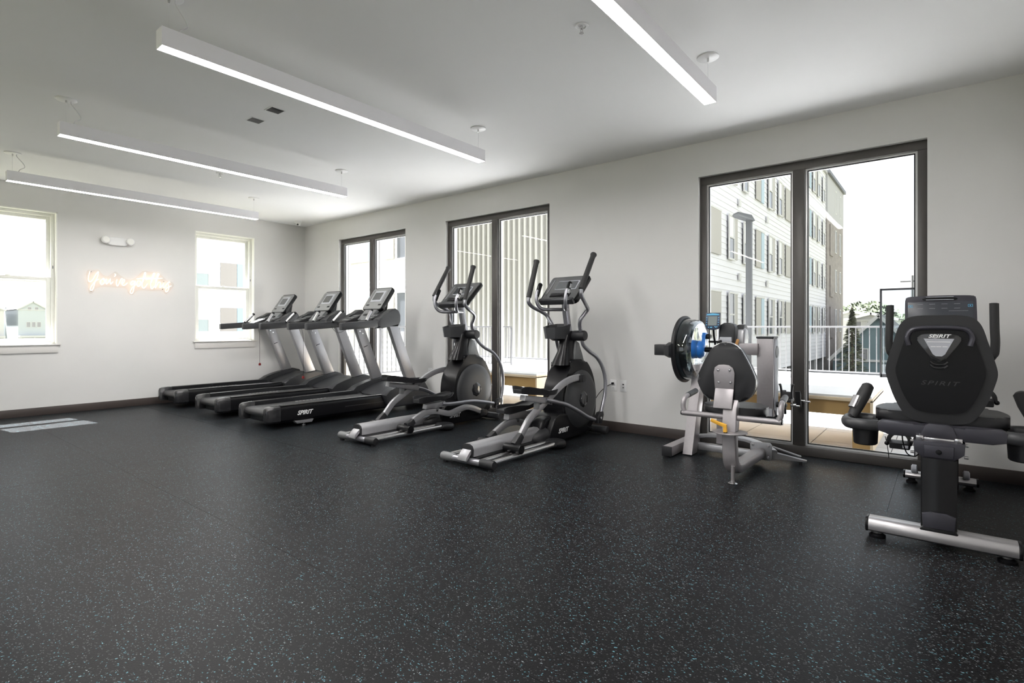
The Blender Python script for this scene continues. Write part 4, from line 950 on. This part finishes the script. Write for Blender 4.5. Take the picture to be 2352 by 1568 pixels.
# cranks and pedals
for s, z, px_ in ((1, .30, .98), (-1, .60, 1.05)):
    ca = P('crank_arm', M().tube([(1.02, s * .10, .455), (px_, s * .125, z)], .012, ry=.016, square=True), chrome)
    pe = P('pedal', M().prism([(px_ - .05, z - .022), (px_ - .055, z + .015), (px_ - .02, z + .028), (px_ + .05, z + .02), (px_ + .055, z - .02)], 'y', s * .145, s * .255, .008), blackm)
    P('pedal_strap', M().tube(spl([(px_ - .01, s * .150, z), (px_ - .02, s * .150, z + .045), (px_ - .02, s * .175, z + .075), (px_ - .02, s * .225, z + .075), (px_ - .02, s * .255, z + .045), (px_ - .01, s * .262, z)], 4), .003, ry=.012, square=True), rubber, pe)
    P('strap_buckle', M().ball((px_ - .03, s * .268, z + .005), .014), black, pe)
    P('pedal_reflector', M().b2((px_ - .058, s * .155, z - .012), (px_ - .053, s * .185, z + .006)), lightface, pe)
P('hanging_cable', M().tube(spl([(.16, .15, .500), (.165, .146, .455), (.18, .13, .40), (.20, .10, .385), (.21, .08, .40)], 5), .003, 8), black)
P('adapter_cable', M().tube(spl([(1.0, .28, .34), (.99, .265, .26), (.99, .26, .20)], 4), .0025, 6), black)

# ================================================================== OUTSIDE
# terrace deck: pavers
dk = bpy.data.objects.new('ground_terrace', None); C.objects.link(dk); struct(dk)
obj('deck_slab', M().b2((XR + T, -12, -.35), (12.95, 9.35, -.035)).b2((12.95, -12, -.35), (14.55, 16, -.035)), deckm, dk, False)
pm = None
px0, ps = XR + T + .004, .608
for i in range(13):
    for j in range(21):
        x, y = px0 + i * ps, -3.3 + j * ps
        if x + ps > 12.95 or y + ps > 9.5: continue
        if pm is None: pm = obj('paver', M().b2((0, 0, -.035), (ps - .006, ps - .006, -.012), .002, 1), deckm, dk, False); o = pm
        else: o = pm.copy(); C.objects.link(o); o.parent = dk
        o.location = (x, y, 0)
pm2 = struct(obj('trim_1', M().b2((12.62, -12, -.035), (12.95, 7.6, .085), .01), deckm))
# lower ground
gnd = struct(obj('ground', M().b2((-60, -70, -4.5), (260, 260, -4.2)), lawnm, None, False))
struct(obj('pavement_street', M().b2((-60, 38, -4.2), (70, 62, -4.17)), mat('asphalt', (.06, .06, .062), .9), None, False))

def railing(label, p0, p1, nposts, pitch, zt=1.06, zb=.10, z0=0.0):
    a, b = Vector((*p0, 0)), Vector((*p1, 0)); L = (b - a).length; u = (b - a) / L
    R = Matrix.Rotation(math.atan2(u.y, u.x), 4, 'Z')
    e = thing('terrace_railing', label, 'railing', a, 'terrace railings'); e.rotation_euler = (0, 0, math.atan2(u.y, u.x))
    obj('top_rail', M().b2((0, -.022, zt - .02), (L, .022, zt + .015), .004), railm, e)
    obj('bottom_rail', M().b2((0, -.015, zb - .015), (L, .015, zb + .015), .003), railm, e)
    pm_ = None
    for k in range(nposts):
        if pm_ is None: pm_ = obj('rail_post', M().b2((-.022, -.022, z0), (.022, .022, zt - .02), .003), railm, e); o = pm_
        else: o = pm_.copy(); C.objects.link(o); o.parent = e
        o.location = (L * k / (nposts - 1), 0, 0)
    n = int(L / pitch); bm0 = None
    for k in range(1, n):
        if bm0 is None: bm0 = obj('baluster', M().b2((-.008, -.008, zb + .015), (.008, .008, zt - .02)), railm, e, False); o = bm0
        else: o = bm0.copy(); C.objects.link(o); o.parent = e
        o.location = (L * k / n, 0, 0)
    return e
railing('light grey picket railing along the far side of the terrace, seen through the widest door', (12.8, -4.2), (12.8, 7.4), 8, .115, zb=.14, z0=.085)
railing('light grey picket railing seen through the two far doors, ending before the corrugated wall', (5.6, 9.15), (11.4, 9.15), 5, .115, z0=-.035)

# framed glass screen
e = thing('glass_screen', 'black framed clear glass screen standing at the terrace railing', 'glass panel', (12.55, .55, 0))
g = M()
for y in (-.62, .38): g.b2((-.025, y - .018, .086), (.025, y + .018, 1.79))
g.b2((-.025, -.62, 1.755), (.025, .38, 1.79)); g.b2((-.025, -.62, .086), (.025, .38, .15))
obj('screen_frame', g, black, e)
obj('pane', M().b2((-.004, -.60, .15), (.004, .36, 1.755)), glass_mat('tinted_pane', (.86, .90, .92), 1.2), e)

# tan benches
def bench(label, loc, L):
    e = thing('terrace_bench', label, 'bench', loc, 'tan terrace benches')
    obj('bench_top', M().b2((.01, .01, .455), (1.06, L - .01, .474)), whitem, e, False)
    obj('top_board', M().b2((0, 0, .425), (1.07, L, .455), .003), tanl, e)
    obj('front_apron', M().b2((.03, .03, .30), (.05, L - .03, .44)), tanm, e)
    for y in (0, L - .16):
        lg = obj('bench_leg', M().b2((.012, y + .012, 0), (1.06, y + .15, .44)), tanm, e, False)
        obj('leg_edge', M().b2((0, y if y == 0 else y + .14, 0), (1.07, (y + .02) if y == 0 else y + .16, .44)), tanl, lg, False)
bench('tan bench on the terrace seen through the widest door, behind the arm ergometer', (5.46, .46, -.012), 2.25)
bench('tan bench on the terrace seen through the middle door, behind the ellipticals', (5.46, 3.97, -.012), 2.2)

# street light
e = thing('street_light', 'tall grey area light pole with a flat lamp head, outside the widest door', 'street light', (15.8, 4.2, -4.2))
obj('light_pole', M().b2((-.075, -.075, 0), (.075, .075, 8.3), .012), polem, e)
obj('pole_base', M().cyl((0, 0, .25), .25, .5, 'z', 20, .02), deckm, e)
obj('lamp_head', M().prism([(-.10, 8.18), (.0, 8.34), (.38, 8.42), (.42, 8.36), (.35, 8.30), (.05, 8.22)], 'y', -.16, .16, .02), polem, e, True, Matrix.Rotation(2.3, 4, 'Z'))

# ---------------- buildings
def win_unit(par, face, u, z, w, h, split=True, pane=winm, blind=True, dep=.05):
    """face: function(u,z,out)->xyz ; window frame with panes, its own part"""
    t = .07
    def q(mm, a, b, z0, z1, o0, o1):
        A, B = face(a, z0, o0), face(b, z1, o1); mm.b2([min(p, q_) for p, q_ in zip(A, B)], [max(p, q_) for p, q_ in zip(A, B)])
    f = M()
    q(f, u - w / 2 - t, u + w / 2 + t, z + h, z + h + t, 0, dep); q(f, u - w / 2 - t, u + w / 2 + t, z - t, z, 0, dep)
    q(f, u - w / 2 - t, u - w / 2, z, z + h, 0, dep); q(f, u + w / 2, u + w / 2 + t, z, z + h, 0, dep)
    if split: q(f, u - w / 2, u + w / 2, z + h * .5 - .03, z + h * .5 + .03, 0, dep)
    fo = obj('window', f, whiteh, par, False)
    g_ = M(); q(g_, u - w / 2, u + w / 2, z, z + h * (.5 if split else 1), .002, .02); obj('pane', g_, pane, fo, False)
    if split:
        g_ = M(); q(g_, u - w / 2, u + w / 2, z + h * .5, z + h, .002, .02); obj('pane', g_, blindm if blind else pane, fo, False)
    return fo
def flat(par, nm, face, u0, u1, z0, z1, o0, o1, mt):
    A, B = face(u0, z0, o0), face(u1, z1, o1); return obj(nm, M().b2([min(p, q_) for p, q_ in zip(A, B)], [max(p, q_) for p, q_ in zip(A, B)]), mt, par, False)

YF = 6.85
eb = thing('apartment_building', 'white lap-sided apartment building with a brown brick end beyond the terrace', 'building', (14.6, YF, -4.2))
eb_inv = Matrix.Translation((-14.6, -YF, 4.2))
fs_ = lambda u, z, o: (u - 14.6, -o, z + 4.2)        # south face
fw_ = lambda u, z, o: (.4 - o, u - YF, z + 4.2)      # west face beyond the corrugated part (x = 15)
obj('building_core', M().b2((.06, .06, 3.0), (31.9, 10.5, 16.8)).b2((.46, 10.5, 3.0), (12, 18, 16.8)).b2((.46, 8.0, .0), (12, 18, 3.0)), sidingm, eb, False)
bdm = None; pitch = .235
for k in range(59):
    z = -1.2 + k * pitch
    mm = M(); mm.prism([(-.028, 0), (0, 0), (0, pitch), (-.006, pitch)], 'x', 0, 31.9) if bdm is None else None
    if bdm is None: bdm = obj('siding_board', mm, sidingm, eb, False); o = bdm
    else: o = bdm.copy(); C.objects.link(o); o.parent = eb
    o.location = (0, .06, z + 4.2)
bdm = None
for k in range(56):
    z = -1.2 + k * pitch
    if bdm is None: bdm = obj('siding_board', M().prism([(-.028, 0), (0, 0), (0, pitch), (-.006, pitch)], 'y', 0, 10.0), sidingm, eb, False); o = bdm
    else: o = bdm.copy(); C.objects.link(o); o.parent = eb
    o.location = (.46, 8.0, z + 4.2)
rows = (-.75, 2.42 - 1.72, 2.42 + 3.18 - 1.72, 2.42 + 6.36 - 1.72, 2.42 + 9.54 - 1.72)
for r, z in enumerate(rows[1:]):
    for u in (23.0, 25.1, 29.45, 31.55, 41.3, 43.1, 45.1): win_unit(eb, lambda a, b, c: fs_(a, b, c + .03), u, z, .6, 1.72, pane=winm, blind=(r > 0))
    for u, w_, mt in ((21.1, 1.27, beige), (23.66, .5, beige), (27.3, .85, beige), (28.05, .5, paleb), (30.2, .46, beige), (32.3, .5, beige), (33.75, 1.5, beige), (39.3, .9, beige), (40.2, .5, paleb), (42.2, .6, beige)):
        pn = flat(eb, 'colour_panel', fs_, u - w_ / 2, u + w_ / 2, z, z + 1.72, .0, .035, mt)
        flat(pn, 'panel_trim', fs_, u - w_ / 2 - .05, u + w_ / 2 + .05, z + 1.72, z + 1.79, 0, .05, whiteh)
    for u in (20, 24.1, 28.8, 35.5, 37.5): flat(eb, 'vent_cover', fs_, u, u + .25, z + 2.35, z + 2.65, 0, .06, whiteh)
flat(eb, 'parapet_cap', fs_, 14.6, 46.5, 12.55, 12.72, -.1, .10, greyp)
# brick end
tw = obj('brick_tower', M().b2((31.9, -.05, 0), (40.2, 12, 13.8)), brickm, eb, False)
flat(eb, 'tower_top', fs_, 46.5, 54.85, 9.6, 12.7, -12, .08, greyp)
flat(eb, 'tower_parapet', fs_, 46.4, 55.0, 12.6, 12.85, -12, .25, polem)
for z in rows[1:]:
    for u in (50.6, 52.9): win_unit(eb, lambda a, b, c: fs_(a, b, c + .05), u, z, .55, 1.72, False)
    if z < 9: flat(eb, 'brick_pilaster', fs_, 47.6, 49.0, z - .5, z + 1.9, .05, .12, brickm)
# open garage under the white facade
garage = M()
for k in range(11): garage.b2((1.0 + k * 3.0, .15, 0), (1.5 + k * 3.0, .6, 3.0))
obj('garage_piers', garage, greyp, eb, False)
obj('garage_back', M().b2((.4, 2.2, 0), (31.9, 2.4, 3.0)), winm, eb, False)
# corrugated wall
rb = []
y = 7.0
while y < 14.85:
    rb += [(0, y), (-.075, y + .035), (-.075, y + .115), (0, y + .15)]; y += .235
rb += [(0, 14.9), (.15, 14.9), (.15, 7.0)]
obj('corrugated_cladding', M().prism([(a, b - YF) for a, b in rb], 'z', 4.2 + .02, 16.8), corr, eb, False)
obj('corner_trim', M().b2((-.09, 14.9 - YF, 4.2), (.1, 15.15 - YF, 16.8)), whiteh, eb, False)
vt = M()
for z in (2.2, 2.6, 3.3): vt.b2((-.02, 14.95 - YF, z + 4.2), (-.14, 15.1 - YF, z + 4.45))
obj('wall_vents', vt, greyp, eb, False)
# west face (seen through the farthest door)
for z0 in (-.75, .85 + 1.64 - 1.6, .89 + 3.1):
    z = z0
for z in (.85, 4.0, 7.1):
    flat(eb, 'colour_panel', fw_, 20.3, 22.2, z, z + 1.66, -.04, .0 + .035, beige); flat(eb, 'colour_panel', fw_, 19.9, 20.28, z, z + 1.66, -.04, .035, paleb)
    flat(eb, 'colour_panel', fw_, 18.55, 19.2, z, z + 1.66, -.04, .035, beige)
    win_unit(eb, lambda a, b, c: fw_(a, b, c - .02), 18.05, z, .55, 1.66, False)
flat(eb, 'base_ledge', fw_, 15.2, 24.5, -.62, -.42, 0, .1, greyp)

# north apartment building seen through the left windows
en = thing('apartment_building', 'white apartment block with beige and pale blue panels, seen through the window above the treadmills', 'building', (5.0, 38, -4.2))
obj('building_core', M().b2((5.0, .05, 0), (22, 14, 17)), sidingm, en, False)
bdm = None
for k in range(50):
    if bdm is None: bdm = obj('siding_board', M().prism([(-.020, 0), (.05, 0), (.05, .32), (0, .32)], 'x', 5.0, 22), sidingm, en, False); o = bdm
    else: o = bdm.copy(); C.objects.link(o); o.parent = en
    o.location = (0, 0, .3 + k * .32)
fn_ = lambda u, z, o: (u - 5.0, -o, z + 4.2)
for z in (-2.3, .76, 3.79, 6.85, 9.9):
    for u0 in (12.2, 16.05, 20.5):
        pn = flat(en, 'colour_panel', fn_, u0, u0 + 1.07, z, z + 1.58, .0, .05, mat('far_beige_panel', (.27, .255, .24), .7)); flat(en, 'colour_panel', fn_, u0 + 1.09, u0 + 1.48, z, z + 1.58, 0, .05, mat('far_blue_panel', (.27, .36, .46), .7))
    for u in (14.9, 19.3, 24.0): win_unit(en, lambda a, b, c: fn_(a, b, c + .03), u, z, .72, 1.58, True, mat('pale_window_glass', (.22, .27, .27), .2), True)

# houses
def house(label, loc, w, d, h, rh, wall, wins=(), rotz=0., porch=False, group=None):
    e = thing('house', label, 'house', loc, group); e.rotation_euler = (0, 0, rotz)
    obj('house_wall', M().prism([(-w / 2, 0), (w / 2, 0), (w / 2, h), (0, h + rh), (-w / 2, h)], 'y', 0, d), wall, e, False)
    for s in (-1, 1):
        sl = math.atan2(rh, w / 2); L = math.hypot(rh, w / 2) + .35
        cx_ = s * (w / 4 + .1); cz_ = h + rh / 2 - .02 * 0 + .06
        obj('roof_slope', M().box((s * (w / 4 + .12), d / 2, h + rh / 2 - .06 + .12), (L, d + .5, .12), Matrix.Rotation(s * sl, 3, 'Y')), roofm, e, False)
        obj('gable_trim', M().box((s * (w / 4 + .12), -.27, h + rh / 2 - .0), (L, .06, .22), Matrix.Rotation(s * sl, 3, 'Y')), whiteh, e, False)
    f = lambda u, z, o: (u, -o, z)
    for u, z, ww, hh in wins: win_unit(e, f, u, z, ww, hh, False, mat('grey_house_glass', (.30, .30, .32), .2))
    flat(e, 'belt_course', f, -w / 2, w / 2, h - .15, h, 0, .08, whiteh)
    if porch:
        pr = obj('porch', M().b2((-w / 2, -1.6, 3.0), (w / 2, 0, 3.4)), whiteh, e, False)
        for k in (-1, 0, 1): obj('porch_post', M().b2((k * (w / 2 - .2) - .12, -1.55, 0), (k * (w / 2 - .2) + .12, -1.35, 3.0)), whiteh, pr, False)
        flat(e, 'porch_wall_panel', f, -w / 2 + .3, w / 2 - .3, .9, 2.9, 0, .04, mat('porch_glass', (.4, .4, .4), .4))  # flat grey panel on the wall under the porch
    return e
# row seen through window_1 (left)
hz = -4.2
house('pale blue gabled house with white trim, seen through the leftmost window', (25.6, 150, hz), 4.7, 14, 8.9, 1.55, blueh, ((-.55, 8.7, .55, .65), (.55, 8.7, .55, .65), (-.75, 5.2, .55, 1.0), (.1, 5.2, .55, 1.0), (.95, 5.2, .55, 1.0)), 0, True, 'houses across the street')
house('pale grey gabled house left of the pale blue one, seen through the leftmost window', (18.6, 150, hz), 5.0, 14, 8.6, 1.3, whiteh, ((-.8, 5.4, .6, 1.0), (.8, 5.4, .6, 1.0)), 0, True, 'houses across the street')
house('grey-blue house set back between its two neighbours beyond the leftmost window', (23.6, 166, hz), 3.6, 12, 8.6, .9, blueh, (), 0, False, 'houses across the street')
for (x, y, z), lb in (((19.0, 168, 9.2), 'wide chimney on the far roofs beyond the leftmost window'), ((21.0, 168, 9.3), 'narrow chimney on the far roofs beyond the leftmost window')):
    tag(obj('chimney', M().b2((x - .35, y - .35, hz), (x + .35, y + .35, 6.3)).b2((x - .45, y - .45, 6.1), (x + .45, y + .45, 6.4)), greyp, None, False), lb, 'chimney', 'far chimneys')
# east houses
house('white house with three windows and a low gabled roof beyond the spruce', (60, 5.2, hz), 3.6, 9, 5.95, .5, whiteh, ((-1.1, 5.1, .6, .62), (0.0, 5.1, .6, .62), (1.1, 5.1, .6, .62)), -PI / 2)
house('white house with a pale roof beside the brick tower', (72, 8.2, hz), 4.6, 9, 6.3, .7, whiteh, (), -PI / 2)
house('teal house with a steep white-edged gable beyond the railing', (44.2, 3.4, hz), 5.4, 8, 3.0, 2.9, tealm, ((-.9, 2.9, .5, .8),), -PI / 2)
e = thing('shed', 'low pale shed with grey roof and white doors behind the lawn', 'shed', (36, 4.9, hz))
obj('shed_wall', M().b2((0, -6.5, 0), (3, 1.2, 2.15)), whiteh, e, False)
obj('shed_roof', M().b2((-.3, -6.8, 2.15), (3.2, 1.5, 2.4)), roofm, e, False)
for k in range(4): obj('shed_door', M().b2((-.06, -5.9 + k * 1.75, .1), (0, -4.5 + k * 1.75, 1.9)), mat('pale_door', (.55, .57, .60), .7), e, False)
e = thing('utility_pole', 'grey utility pole with a cross arm far behind the glass screen', 'utility pole', (62, 2.2, hz))
obj('pole_shaft', M().cyl((0, 0, 5.0), .12, 10, 'z', 10), railm, e)
obj('cross_arm', M().b2((-.06, -.9, 9.4), (.06, .9, 9.52)), railm, e)

def leafball(m, c, r, n, s, sq=1.0):
    for _ in range(n):
        v = Vector((random.gauss(0, 1), random.gauss(0, 1), random.gauss(0, 1))).normalized() * (r * random.uniform(.72, 1.05))
        v.z *= sq; p = Vector(c) + v
        a = Vector((random.gauss(0, 1), random.gauss(0, 1), random.gauss(0, 1))).normalized(); b = a.orthogonal().normalized()
        a *= s; b *= s * .6
        q = [m.b.verts.new(p + a), m.b.verts.new(p + b), m.b.verts.new(p - a), m.b.verts.new(p - b)]
        m.b.faces.new(q)
def broad_tree(label, loc, h, r, seed, mt=leafm):
    random.seed(seed)
    e = thing('tree', label, 'tree', loc, 'broadleaf trees beyond the terrace')
    obj('trunk', M().tube([(0, 0, 0), (0, 0, h * .7)], [.25, .1], 8), barkm, e)
    m = M()
    for k in range(9):
        a = random.uniform(0, 2 * PI); rr_ = random.uniform(0, r * .75)
        leafball(m, (rr_ * math.cos(a), rr_ * math.sin(a), h * random.uniform(.55, .85)), r * random.uniform(.35, .55), 300, .36)
    obj('crown', m, mt, e, False)['kind'] = 'stuff'
broad_tree('large leafy tree behind the white houses near the brick tower', (95, 9.6, hz), 8.8, 3.9, 1)
broad_tree('leafy tree rising over the white house gable', (86, 6.6, hz), 8.4, 2.9, 2)
broad_tree('green tree seen through the framed glass screen', (72, 3.3, hz), 7.6, 2.3, 3)
broad_tree('low green tree right of the framed glass screen tree', (84, 1.0, hz), 7.6, 2.6, 4)
random.seed(9)
e = thing('spruce_tree', 'pointed blue-green spruce beside the brick tower', 'tree', (41.3, 4.62, hz))
obj('trunk', M().tube([(0, 0, 0), (0, 0, 6.6)], [.16, .03], 8), barkm, e)
m = M()
for k in range(46):
    z = .7 + k * .128; r = 1.35 * (1 - (z - .7) / 6.1)
    for j in range(15):
        a = random.uniform(0, 2 * PI)
        for q in range(6):
            t = random.uniform(.35, 1); p = Vector((math.cos(a) * r * t, math.sin(a) * r * t, z - .25 * t + random.uniform(-.05, .05)))
            d1 = Vector((math.cos(a + random.uniform(-.8, .8)), math.sin(a + random.uniform(-.8, .8)), -.2)) * .14; d2 = Vector((-math.sin(a), math.cos(a), random.uniform(-.4, .4))) * .05
            m.b.faces.new([m.b.verts.new(p + d1), m.b.verts.new(p + d2), m.b.verts.new(p - d1), m.b.verts.new(p - d2)])
obj('needle_sprays', m, sprucem, e, False)['kind'] = 'stuff'
e = thing('leafy_shrub', 'yellow-green shrub at the foot of the brick tower', 'shrub', (30, 4.15, hz))
m = M(); leafball(m, (0, 0, 1.6), .75, 260, .11, 1.5); leafball(m, (.1, .1, .8), .8, 200, .11, 1.2)
obj('leaves', m, mat('yellow_green_leaves', (.12, .14, .06), .7, noise=.4, nscale=2), e, False)['kind'] = 'stuff'
obj('stems', M().tube([(0, 0, 0), (0, 0, 1.8)], [.05, .02], 6), barkm, e)
